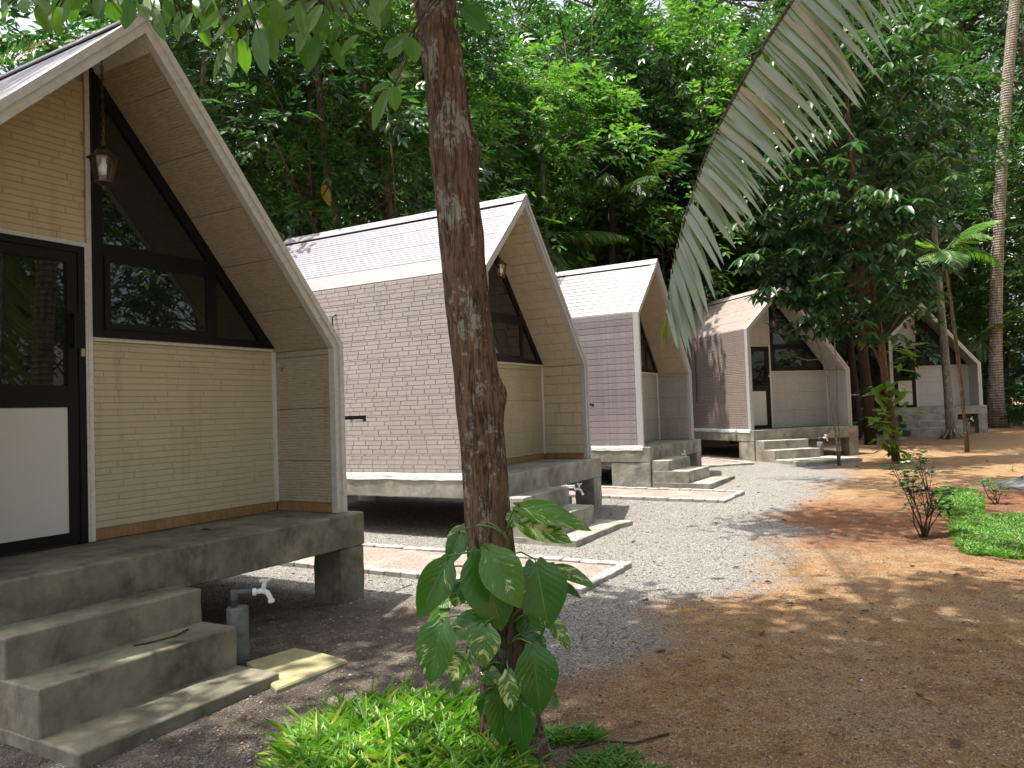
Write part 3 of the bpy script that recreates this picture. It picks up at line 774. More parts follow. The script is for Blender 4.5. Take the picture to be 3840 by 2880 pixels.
C4 = cabin(4, 'taupe cabin with finely ribbed side and pale ribbed front behind the thin sapling', S(lmat='taupe_rib', rmat='taupe_roof', fmat='white_panel', imat='white_panel', smat='grey_panel', fp=.034, ip=.034, pipe=True, awning=True,
      steps=((-.52,-.25),(-.92,-.46)), sx=(0,1.25), block=1.2, blocky=.5, back='taupe_back'))
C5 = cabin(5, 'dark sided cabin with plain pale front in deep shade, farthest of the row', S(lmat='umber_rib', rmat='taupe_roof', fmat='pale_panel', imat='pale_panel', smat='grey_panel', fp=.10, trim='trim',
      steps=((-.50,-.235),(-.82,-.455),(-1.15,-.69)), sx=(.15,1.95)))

# ------------------------------------------------------------------ lanterns
def lantern(h, label, zc=0.0):
    p = hl(h, 1.06, .36, 2.468+zc)
    t = empty('hanging_lantern', p, .35); tag(t, label, 'lantern', 'porch lanterns')
    b = MB(); top = 3.47-2.468-zc; z = .315; i = 0
    while z < top-.01:
        pts = [];
        for k in range(9):
            an = 2*math.pi*k/8; q = (.009*math.cos(an), 0, .021*math.sin(an))
            pts.append((q[0], 0, z+.02+q[2]) if i % 2 == 0 else (0, q[0], z+.02+q[2]))
        b.tube(pts, .0026, 5, cap=False); z += .033; i += 1
    b.tube([(.004,.004,.31),(.008,-.004,.5),(-.004,.006,.7),(.002,.0,top)], .003, 5)
    b.build('chain', M['bronze'], t)
    b = MB(); b.lathe([(.004,.325),(.008,.315),(.012,.305),(.02,.300),(.045,.285),(.058,.265),(.062,.252),(.104,.232),(.108,.222),(.090,.226)], 6); b.build('cap', M['bronze'], t)
    f = MB()
    for k in range(6):
        an = 2*math.pi*k/6; c, s = math.cos(an), math.sin(an)
        f.tube([(.086*c,.086*s,.226),(.053*c,.053*s,.062)], .0055, 5)
    f.lathe([(.04,.066),(.060,.062),(.060,.052),(.046,.046),(.030,.036),(.012,.030),(.010,.016),(.013,.010),(.004,.0)], 6)
    f.build('frame', M['bronze'], t)
    g = MB()
    for k in range(6):
        a0, a1 = 2*math.pi*k/6, 2*math.pi*(k+1)/6
        g.add([(.083*math.cos(a0),.083*math.sin(a0),.222),(.083*math.cos(a1),.083*math.sin(a1),.222),(.051*math.cos(a1),.051*math.sin(a1),.066),(.051*math.cos(a0),.051*math.sin(a0),.066)], [(0,1,2,3)])
    g.build('glass_pane', M['lantern_glass'], t)
    b = MB(); b.lathe([(.004,.108),(.018,.112),(.029,.128),(.032,.147),(.028,.167),(.018,.190),(.014,.215),(.014,.235)], 14); b.build('bulb', M['bulb'], t, True)
    return t
lantern(1, 'bronze lantern with white bulb hanging from the peak of the nearest cream cabin')
lantern(2, 'bronze lantern hanging under the stone overhang of the pinkish brick cabin', .06)
lantern(4, 'small lantern hanging in the peak of the taupe ribbed cabin', .06)
lantern(5, 'small lantern hanging in the shaded peak of the farthest cabin', .06)

# ------------------------------------------------------------------ standpipe taps
def tap(h, lx, ly, label, hgt, rz):
    p = hl(h, lx, ly); p[2] = gz(p[0], p[1]) - .05
    t = empty('standpipe_tap', p, rz); tag(t, label, 'tap', 'standpipes beside the steps')
    b = MB(); H = hgt+.05
    b.lathe([(.070,0),(.071,H*.3),(.069,H*.7),(.070,H-.008),(.062,H)], 18); b.build('post', M['post_concrete'], t, True)
    b = MB(); b.tube([(-.02,0,H-.01),(-.02,0,H+.075),(-.005,0,H+.092),(.02,0,H+.095),(.10,0,H+.088)], .018, 10); b.lathe([(.024,H+.04),(.026,H+.055),(.026,H+.10),(.020,H+.112)], 10, (-.02,0,0)); b.build('pipe', M['pipe_grey'], t, True)
    b = MB(); z0 = H+.088
    b.tube([(.098,0,z0),(.118,0,z0),(.122,0,z0)], [.026,.026,.02], 12)
    b.tube([(.12,0,z0),(.16,0,z0+.004),(.19,0,z0-.01),(.208,0,z0-.045),(.214,0,z0-.065)], [.017,.019,.018,.016,.016], 12)
    b.tube([(.2125,0,z0-.058),(.2165,0,z0-.078)], [.022,.022], 12)
    b.tube([(.165,0,z0+.01),(.172,0,z0+.045),(.175,0,z0+.065)], [.017,.015,.013], 12)
    tb = b.build('tap', M['tap_white'], t, True)
    b = MB()
    for an in (.5, .5+math.pi/2): 
        c, s = math.cos(an)*.036, math.sin(an)*.036
        b.tube([(.176-c,-s,z0+.072),(.176-c*.3,-s*.3,z0+.072),(.176+c*.3,s*.3,z0+.072),(.176+c,s,z0+.072)], [.012,.006,.006,.012], 8)
    b.build('handle', M['tap_white'], tb, True)
    return t
tap(1, 1.36, -.55, 'white tap on a concrete standpipe beside the steps of the nearest cabin', .36, R(12))
tap(2, 1.50, -.30, 'white tap on a short standpipe in front of the pinkish brick cabin leg', .36, R(5))
tap(3, 1.60, -.10, 'white tap on a dark standpipe beside the steps of the mauve plank cabin', .38, R(8))
tap(4, 1.65, -.45, 'white tap on a standpipe between steps and sapling of the taupe cabin', .40, R(15))
tap(5, 2.15, -.75, 'small white tap on a dark standpipe by the farthest cabin steps', .42, R(10))

# ------------------------------------------------------------------ slabs beside the steps
def slab(h, pts, z0, z1, mat, label):
    p = hl(h, pts[0][0], pts[0][1]); 
    b = MB(); g0 = gz(p[0], p[1]); n = len(pts)
    P = [hl(h, a, c) - np.array([p[0], p[1], HUT[h][2]]) for a, c in pts]
    rg = random.Random(h*3)
    vs = [(q[0], q[1], z0) for q in P] + [(q[0]*1.0, q[1], z1-.012+rg.uniform(-.004,.004)) for q in P] 
    cx = sum(q[0] for q in P)/n; cy = sum(q[1] for q in P)/n
    vs += [(q[0]+(cx-q[0])*.03, q[1]+(cy-q[1])*.03, z1) for q in P]
    fs = [(i,(i+1)%n,n+(i+1)%n,n+i) for i in range(n)] + [(n+i,n+(i+1)%n,2*n+(i+1)%n,2*n+i) for i in range(n)] + [tuple(range(2*n,3*n))]
    b.add(vs, fs); o = b.build('concrete_slab', M[mat], None, loc=(p[0], p[1], g0)); tag(o, label, 'slab', 'slabs beside the steps'); return o
def loc1(px, py):
    q = gnd(px, py) - hl(1,0,0); c, s_ = math.cos(HUT[1][3]), math.sin(HUT[1][3]); return (c*q[0]+s_*q[1], -s_*q[0]+c*q[1])
slab(1, [loc1(598,1500), loc1(530,1440), loc1(636,1408), loc1(700,1420), loc1(752,1436)][::-1], -.06, .03, 'slab_mossy', 'yellowish mossy concrete slab on the ground beside the nearest steps')
slab(2, [(1.27,-1.10),(1.27,-.70),(1.62,-.70),(1.62,-1.18)], -.05, .06, 'concrete_pale', 'pale concrete slab at the end of the steps of the pinkish brick cabin')
slab(3, [(1.24,-1.22),(1.24,-.8),(1.66,-.8),(1.66,-1.24)], -.05, .07, 'concrete', 'thin concrete slab at the end of the mauve cabin steps')
slab(4, [(-.02,-2.0),(-.02,-.94),(1.75,-.70),(1.75,-1.75)], -.05, .10, 'concrete_pale', 'wide grey concrete slab at the foot of the taupe cabin steps')

# ------------------------------------------------------------------ gravel paths with kerb bricks
def path(h, x0, x1, y0, y1, nb, label):
    c = hl(h, (x0+x1)/2, y0); root = empty('path', (c[0], c[1], 0), HUT[h][3]); tag(root, label, kind='structure')
    c0 = (x0+x1)/2
    b = MB(); n = 24; vs = []; 
    for i in range(n+1):
        yy = y0 + (y1-y0)*i/n
        for xx in (x0+.06, c0, x1-.06):
            p = hl(h, xx, yy); vs.append((xx-c0, yy-y0, gz(p[0], p[1])+.030))
    b.add(vs, [(i*3+k, i*3+1+k, i*3+4+k, i*3+3+k) for i in range(n) for k in (0,1)]); b.build('path_bed', M['gravel_path'], root)
    rg = random.Random(h); cnt = 0
    def put(xx, yy, along):
        nonlocal cnt
        p = hl(h, xx, yy); g = gz(p[0], p[1])
        L, T = .20, .10
        key = 'kerbmesh'
        if key not in _pc:
            m = MB(); m.cbox(-L/2+.004, L/2-.004, -T/2, T/2, -.09, .055, .010); me = m.mesh('kerb_brick'); me.materials.append(M['kerb']); _pc[key] = me
        o = bpy.data.objects.new('kerb_brick', _pc[key]); COL.objects.link(o); o.parent = root
        o.location = (xx-c0+rg.uniform(-.006,.006), yy-y0+rg.uniform(-.006,.006), g+rg.uniform(-.006,.004)); o.rotation_euler = (rg.uniform(-.03,.03), rg.uniform(-.03,.03), (0 if along == 'x' else R(90))+rg.uniform(-.03,.03)); cnt += 1
    yy = y0+.16
    while yy < y1:
        put(x0, yy, 'y'); put(x1, yy, 'y'); yy += .20
    xx = x0+.05
    while xx < x1+.02: put(xx, y0, 'x'); xx += .20
path(2, -1.92, -.85, -2.0, 5.2, 0, 'pinkish gravel path edged with pale kerb bricks before the brick cabin')
path(3, -1.66, -.50, -1.92, 5.0, 0, 'gravel path edged with kerb bricks before the mauve cabin')
path(4, -1.75, -.65, -.9, 5.0, 0, 'short gravel path left of the taupe cabin')
path(5, -1.7, -.6, -2.6, 5.0, 0, 'shaded gravel path left of the farthest cabin')

# ------------------------------------------------------------------ leaves by the thousand
def unit(a): return a / (np.linalg.norm(a, axis=-1, keepdims=True) + 1e-9)
def leaf_arrays(P, D, N, L, Wd, fold=.25, droop=.12):
    """six-point folded leaves: base P, direction D, upper normal N, length L, width Wd"""
    D = unit(D); S_ = unit(np.cross(D, N)); N = np.cross(S_, D)
    L = L[:, None]; w = Wd[:, None]*.5
    z3 = w*fold*.9; z7 = w*fold*.6
    b = P
    l3 = P + D*L*.34 + S_*w + N*(z3 - L*droop*.10); r3 = P + D*L*.34 - S_*w + N*(z3 - L*droop*.10)
    l7 = P + D*L*.70 + S_*w*.72 + N*(z7 - L*droop*.5); r7 = P + D*L*.70 - S_*w*.72 + N*(z7 - L*droop*.5)
    t = P + D*L - N*L*droop
    V = np.stack([b, l3, l7, t, r7, r3], 1).reshape(-1, 3)
    n = len(P); o = np.arange(n)[:, None]*6
    F = np.concatenate([o+np.array([[0,3,2,1]]), o+np.array([[0,5,4,3]])], 0)
    return V, F

def sprays(C, Dn, rng, nl=7, rl=.45, ll=.19, lw=.07, droop=.25):
    """compound leaves: at each C along Dn, pairs of leaflets plus one at the tip"""
    n = len(C); Dn = unit(Dn); up = np.tile([0,0,1.0], (n,1)) + rng.normal(0,.35,(n,3))
    S_ = unit(np.cross(Dn, up)); N = np.cross(S_, Dn)
    Ps, Ds, Ns, Ls, Ws = [], [], [], [], []
    pairs = (nl-1)//2; R_ = rl*rng.uniform(.7,1.25,(n,1))
    for i in range(pairs):
        f = .25 + .70*i/max(1,pairs-1)
        base = C + Dn*R_*f - np.array([0,0,1])*R_*droop*f*f
        for sg in (-1, 1):
            d = Dn*.62 + S_*sg*.80 - np.array([0,0,1])*(droop*.6) + rng.normal(0,.12,(n,3))
            Ps.append(base); Ds.append(d); Ns.append(N + rng.normal(0,.2,(n,3))); s = ll*rng.uniform(.7,1.15,n); Ls.append(s); Ws.append(s*lw/ll)
    base = C + Dn*R_ - np.array([0,0,1])*R_*droop
    Ps.append(base); Ds.append(Dn - np.array([0,0,1])*droop*1.4); Ns.append(N); Ls.append(ll*rng.uniform(.85,1.2,n)); Ws.append(np.full(n, lw))
    return leaf_arrays(np.concatenate(Ps), np.concatenate(Ds), np.concatenate(Ns), np.concatenate(Ls), np.concatenate(Ws))

def crown_mesh(name, mat, seed, height=11.0, z0=2.2, rad=2.6, clusters=95, per=13, ll=.20, lw=.075, rl=.46, top=None, simple_leaf=False):
    """foliage of a tall forest tree standing at the origin: lumpy clusters all the way up, open between them"""
    rng = np.random.default_rng(seed); C = []; lim = []
    nl = int(clusters)
    for i in range(nl):
        f = rng.random()**.85; z = z0 + (height-z0)*f
        r = rad*(.45 + .75*math.sin(math.pi*min(1, .12+f*.86)))*math.sqrt(rng.uniform(.14,1.0)); an = rng.uniform(0, 2*math.pi)
        C.append((r*math.cos(an), r*math.sin(an), z))
    C = np.array(C); lim = C.copy()
    cen = np.repeat(C, per, 0); n = len(cen)
    off = rng.normal(0, 1, (n,3)); off = unit(off)*(rng.random((n,1))**.6)*np.array([.62,.62,.36])
    out = unit(np.column_stack([cen[:,0], cen[:,1], np.full(n,.3)]))
    D = unit(off*1.2 + out*.7 + rng.normal(0,.35,(n,3)) - np.array([0,0,.12]))
    if simple_leaf:
        k = 6; P = np.repeat(cen+off, k, 0); m = len(P)
        an = np.tile(np.arange(k)*2*math.pi/k, n) + np.repeat(rng.uniform(0,6,n), k)
        Dd = np.column_stack([np.cos(an), np.sin(an), rng.uniform(-.9,-.1,m)])+rng.normal(0,.15,(m,3))
        L = ll*rng.uniform(.7,1.2,m); V, F = leaf_arrays(P, Dd, np.tile([0,0,1.0],(m,1))+rng.normal(0,.15,(m,3)), L, L*lw/ll, .2, .18)
    else:
        V, F = sprays(cen+off, D, rng, 7, rl, ll, lw)
    return np_mesh(name, V, F, mat), lim

def trunk_mesh(name, mat, seed, pts, rad, limbs=None, n=10, wob=.0):
    b = MB(); b.tube(pts, rad, n)
    for q in (limbs or []): b.tube(q[0], q[1], 6)
    me = b.mesh(name, True); me.materials.append(mat); return me

_tv = {}
def forest_variant(i):
    if i in _tv: return _tv[i]
    rg = random.Random(100+i); mats = ['leaf_forest','leaf_bright','leaf_forest','leaf_dark','leaf_bright','leaf_forest']
    Hh = [12.5, 10.5, 13.5, 11.5, 9.0, 12.0][i]; rad = [2.7,2.4,3.0,2.7,2.2,2.9][i]
    big = [.22,.20,.24,.27,.21,.19][i]
    cm, lim = crown_mesh('crown', M[mats[i]], 40+i, Hh, [2.6,2.0,3.2,1.8,1.6,2.4][i], rad, [120,100,125,105,90,125][i], 14, big, big*.37, .46)
    lx, ly = rg.uniform(-.5,.5), rg.uniform(-.4,.4)
    pts = [(0,0,-.3)] + [(lx*(k/8)**1.5 + rg.uniform(-.08,.08), ly*(k/8)**1.5 + rg.uniform(-.08,.08), Hh*.96*k/8) for k in range(1,9)]
    r0 = [.14,.11,.16,.13,.10,.12][i]; rr = [r0*1.25] + [r0*(1-.85*k/8) for k in range(1,9)]
    limbs = []
    for c in lim[::3]:
        zt = max(1.2, c[2]-rg.uniform(.5,1.4)); k = min(7.99, zt/(Hh*.96)*8); a = Vector(pts[int(k)]).lerp(Vector(pts[min(8,int(k)+1)]), k-int(k))
        mid = a.lerp(Vector(c), .5) + Vector((0,0,-.12)); limbs.append(([a, mid, Vector(c)], [.035,.022,.008]))
    for _ in range(7):                                # hanging vines and dead twigs
        c = lim[rg.randrange(len(lim))]; a = Vector(c); L_ = rg.uniform(1.2,3.2)
        limbs.append(([a, a+Vector((rg.uniform(-.15,.15),rg.uniform(-.15,.15),-L_*.5)), a+Vector((rg.uniform(-.3,.3),rg.uniform(-.3,.3),-L_))], [.012,.010,.006]))
        d_ = Vector((c[0], c[1], 0)).normalized() if abs(c[0])+abs(c[1]) > .01 else Vector((1,0,0)); limbs.append(([a, a+d_*.7+Vector((0,0,.3)), a+d_*1.5+Vector((rg.uniform(-.4,.4),rg.uniform(-.4,.4),.5))], [.018,.012,.004]))
    bk = ['bark_brown','bark_brown','bark_grey','bark_dark','bark_brown','bark_grey'][i]
    _tv[i] = (cm, trunk_mesh('trunk', M[bk], i, pts, rr, limbs)); return _tv[i]
def forest_tree(x, y, v, sc, rz, label, group='trees of the wood behind the cabins', name='forest_tree', lean=(0,0), sz=None):
    cm, tm = forest_variant(v)
    t = empty(name, (x, y, gz(x, min(y,60))), rz); t.scale = (sc, sc, sz or sc); t.rotation_euler = (lean[0], lean[1], rz)
    tag(t, label, 'tree', group); link('trunk', tm, None, t); link('crown', cm, None, t); return t

WOOD = 'leafy tree in the dense wood behind the cabins'
# nearer trees one can point at: (survey x, Y, variant, scale, turn, label)
for px, Y, v, sc, rz, lab in [
    (700, 15.5, 0, .95, .4, 'tree with slanting brown trunk right behind the brick cabin ridge'),
    (835, 17.5, 1, 1.0, 2.1, 'tree with thin brown trunk rising left of the big leaning trunk behind the roof'),
    (430, 17.0, 2, 1.0, 1.0, 'tall tree with grey trunk beside the sky gap right of the cream gable'),
    (1175, 23, 4, 1.3, 3.0, 'bright green tree rising just right of the big leaning trunk'),
    (1390, 29.0, 3, 1.3, .3, 'dark tree with slim trunk behind the mauve cabin ridge'),
    (905, 21.0, 2, .95, 4.4, 'tree with pale thick trunk behind the brick cabin, left of the big trunk'),
    (1600, 28.5, 3, 1.3, 1.7, 'dark tree behind the taupe cabin roof, under the hanging frond'),
    (570, 19.0, 5, 1.0, 5.2, 'leafy tree above the left end of the brick cabin ridge')]:
    p = at(px, 560, Y); forest_tree(p[0], Y, v, sc, rz, lab)
_rg = random.Random(5)
for px, Y, v, sc in [(-40, 16, 5, .85), (300, 24, 0, 1.0), (520, 25, 3, 1.05), (720, 25, 4, 1.2), (840, 30, 0, 1.3), (1010, 24, 4, 1.3), (1060, 30, 1, 1.4),
                     (1270, 26, 0, 1.3), (1300, 33, 4, 1.5), (1480, 26, 1, 1.35), (1500, 34, 0, 1.4), (1700, 30, 5, 1.3), (1630, 32, 4, 1.75), (1980, 46, 2, 2.2), (2110, 48, 0, 2.3), (1680, 42, 2, 2.2), (1440, 44, 0, 2.2), (2230, 44, 2, 2.0), (1350, 36, 1, 1.9), (1120, 36, 5, 1.8), (1760, 35, 3, 1.4), (1860, 30, 3, 1.2), (1930, 38, 1, 1.3),
                     (2060, 41, 3, .9), (2160, 38, 4, 1.5), (2240, 33, 0, 1.5), (2290, 34, 1, 1.2), (2380, 30, 5, 1.2), (640, 31, 1, 1.3), (400, 33, 5, 1.1), (-60, 27, 2, 1.0)]:
    p = at(px, 560, Y); forest_tree(p[0], Y, v, sc, _rg.uniform(0, 6.28), WOOD)

# far wood: one mass no one could count
def far_wood():
    rng = np.random.default_rng(77); n = 9000
    a = rng.uniform(-.85, .95, n); Y = rng.uniform(40, 62, n); X = a*Y
    Z = rng.random(n)**.8*np.where((a > .50) & (a < .63), 9, np.where(a < -.45, 8, 17))
    C = np.column_stack([X, Y, Z]); D = rng.normal(0,1,(n,3)); D[:,2] *= .4
    V, F = sprays(C, D, rng, 7, .95, .55, .24)
    tag(link('forest', np_mesh('forest', V, F, M['leaf_forest']), None), 'distant green wood filling the gaps between the nearer trees', 'forest', kind='stuff')
far_wood()

# undergrowth along the edge of the wood
def undergrowth():
    rng = np.random.default_rng(78); Cs = []
    for px, Y, w, hh, n in [(620,14.5,1.6,1.9,60),(800,14.8,1.4,1.7,60),(1020,17,1.6,2.0,50),(1240,19,1.8,2.2,60),(1460,21.5,2.2,2.4,60),(1620,25,2.2,2.3,60),(1800,27,2.5,2.4,60),(1900,31,2.5,2.2,50),(2180,34,3.0,1.8,90),(2230,31,2.2,1.4,70),(2300,28,2,1.6,60),(1500,28,3,3,70),(1000,24,3,3,70),(700,22,3,3,70),(2060,37,3,2.2,80),(2140,44,4,3,80),(2000,40,4,3,80)]:
        p = at(px, 700, Y); m = n*5
        Cs.append(np.column_stack([p[0]+rng.normal(0,w,m), Y+rng.normal(0,.7,m), gz(0,min(60,Y))+.1+hh*rng.random(m)**.8]))
    C = np.concatenate(Cs); keep = np.ones(len(C), bool)
    for h_, (ox, oy, oz, a_) in HUT.items():
        dx, dy = C[:,0]-ox, C[:,1]-oy; lx = math.cos(a_)*dx+math.sin(a_)*dy; ly = -math.sin(a_)*dx+math.cos(a_)*dy
        keep &= ~((lx > -3.2) & (lx < 5.0) & (ly > -4.5) & (ly < 5.0))
    C = C[keep]; n = len(C); D = rng.normal(0,1,(n,3)); D[:,2] = rng.uniform(-.2,.7,n)
    V, F = sprays(C, D, rng, 7, .45, .23, .09)
    tag(link('undergrowth', np_mesh('undergrowth', V, F, M['leaf_forest']), None), 'low green undergrowth at the edge of the wood', 'undergrowth', kind='stuff')
undergrowth()

# ------------------------------------------------------------------ palms
def frond_mesh(name, mat, seed, L=3.2, ll=.75, lw=.045, nl=46, droop=.55, hang=.5):
    """arching feather frond: rachis along +x, leaflets both sides; one mesh"""
    rng = np.random.default_rng(seed); b = MB(); pts = []; rr = []
    for i in range(13):
        t = i/12; pts.append((L*t*(1-.18*t*droop*2), 0, L*(.32*t - droop*t*t*.9))); rr.append(.022*(1-t)+.004)
    b.tube(pts, rr, 5); P = np.array(pts)
    base, D, N, LL = [], [], [], []
    for k in range(nl):
        t = .14 + .85*k/(nl-1); q = t*12; i = min(11, int(q)); p = P[i] + (P[i+1]-P[i])*(q-i); tn = P[i+1]-P[i]; tn /= np.linalg.norm(tn)
        for s in (-1, 1):
            d = tn*(.45+.5*t) + np.array([0, s*.85, 0]) - np.array([0,0,hang*rng.uniform(.6,1.3)])
            base.append(p); D.append(d); N.append(np.array([0,0,1.0])+tn*.3); LL.append(ll*math.sin(math.pi*(.18+.74*t))*rng.uniform(.85,1.1))
    base, D, N, LL = map(np.array, (base, D, N, LL))
    V, F = leaf_arrays(base, D, N, LL, np.full(len(LL), lw), .3, .22)
    n0 = len(b.v); fs = [list(f) for f in b.f if len(f) == 4]
    return np_mesh(name, np.concatenate([np.array(b.v), V]), np.concatenate([np.array(fs), F+n0]), mat)
FR = [frond_mesh('frond', M['frond_far'], s, L, ll, .05, 44, dr, hg) for s, L, ll, dr, hg in ((1,3.4,.85,.55,.5),(2,3.0,.8,.8,.9),(3,3.6,.8,.35,.35))]
FRS = [frond_mesh('frond', M['leaf_bright'], s, 1.7, .5, .04, 26, dr, hg) for s, dr, hg in ((4,.7,.4),(5,.5,.25))]
def palm(x, y, Ht, r0, label, nf=12, meshes=FR, lean=(0,0), barkm='bark_palm', seed=0, name='palm_tree', roots=False, group='palms', fs=1.0, bulge=1.35):
    rg = random.Random(seed); t = empty(name, (x, y, gz(x, min(60,y)))); tag(t, label, 'palm', group)
    pts = []; rr = []
    for k in range(15):
        f = k/14; pts.append((lean[0]*f**1.6, lean[1]*f**1.6, -.25+(Ht+.25)*f)); rr.append(r0*(1-.25*f)*(1+(bulge-1)*max(0,1-f*9)))
    b = MB(); b.tube(pts, rr, 12)
    b.build('trunk', M[barkm], t, True)
    for k in range(nf):
        me = meshes[k % len(meshes)]; o = bpy.data.objects.new('frond', me); COL.objects.link(o); o.parent = t
        o.location = (lean[0], lean[1], Ht-.1); o.rotation_euler = (rg.uniform(-.15,.15), rg.uniform(-.75,.35), k*2.4+rg.uniform(-.3,.3)); o.scale = (fs*rg.uniform(.85,1.1),)*3
    if roots:
        for k in range(9):
            an = k*2*math.pi/9+rg.uniform(-.2,.2); q = rg.uniform(.30,.48); b = MB()
            b.tube([(.07*math.cos(an),.07*math.sin(an),.42),(.16*math.cos(an),.16*math.sin(an),.2),(q*.75*math.cos(an),q*.75*math.sin(an),.05),(q*math.cos(an),q*math.sin(an),-.04)], [.035,.034,.03,.02], 6); b.build('root', M[barkm], t, True)
    return t
_p = at(2152, 905, 29.5); palm(_p[0], 29.5, 21, .24, 'thick ringed palm trunk at the right picture edge beyond the farthest cabin', 10, FR, (2.4, 0), seed=1, fs=1.2, bulge=1.6)
_p = gnd(2055, 948); palm(_p[0], _p[1], 13.5, .125, 'slender palm trunk with stilt roots in front of the farthest cabin', 9, FR, (-.5, .3), 'bark_grey', 2, roots=True, fs=.9, bulge=1.25)
_p = gnd(2090, 977); palm(_p[0], _p[1], 5.1, .052, 'thin young areca palm right of the stilt rooted trunk', 8, FRS, (-.28, .1), 'bark_brown', 3, fs=1.0, bulge=1.3)
_p = at(1600, 600, 33); palm(_p[0], 33, 9.5, .16, 'palm with drooping fronds deep in the wood behind the mauve cabin', 13, FR, (.4,0), seed=4, fs=1.15)
_p = at(1312, 600, 22.5); palm(_p[0], 22.5, 7.4, .14, 'low palm with feathery fronds between the brick and mauve cabins', 12, FR, (.2,0), 'bark_dark', 5, fs=.95)
_p = at(1110, 600, 21.5); palm(_p[0], 21.5, 6.0, .14, 'palm with arching fronds half hidden by the big leaning trunk', 12, FR, (0,0), 'bark_dark', 6, fs=1.1)
_p = at(2110, 700, 31); palm(_p[0], 31, 3.4, .10, 'low feathery palm beyond the right end of the farthest cabin', 10, FR, (0,0), 'bark_brown', 7, fs=.8)
_p = at(265, 300, 21); palm(_p[0], 21, 11.5, .17, 'tall palm whose fronds show above the cream cabin ridge', 14, FR, (.3,0), seed=8, fs=1.2)
_p = at(40, 300, 20); palm(_p[0], 20, 8.8, .15, 'palm with pale fronds at the top corner left of the cream cabin', 12, FR, (0,0), seed=9, fs=1.1)
_p = at(1570, 600, 25.5); palm(_p[0], 25.5, 6.0, .12, 'low dark palm behind the mauve cabin', 10, FR, (0,0), 'bark_dark', 10, fs=.9)

# dark trunks between the taupe and the farthest cabin
for px, py, Y, hh, r, lab in [(1880, 950, 23.0, 9, .15, 'dark straight trunk just right of the taupe cabin'), (1852, 930, 25.5, 9, .13, 'dark trunk behind the taupe cabin corner')]:
    p = at(px, py, Y); t = empty('bare_trunk_tree', (p[0], Y, gz(p[0], Y))); tag(t, lab, 'tree', 'trees between the far cabins')
    b = MB(); b.tube([(0,0,-.2),(.0,0,1.2),(-.1,0,3),(-.05,0,6),(0.1,0,hh)], [r*1.15,r,r*.92,r*.8,r*.5], 12); b.build('trunk', M['bark_dark'], t, True)
    link('crown', forest_variant(3)[0], None, t).location = (0,0,2.2)

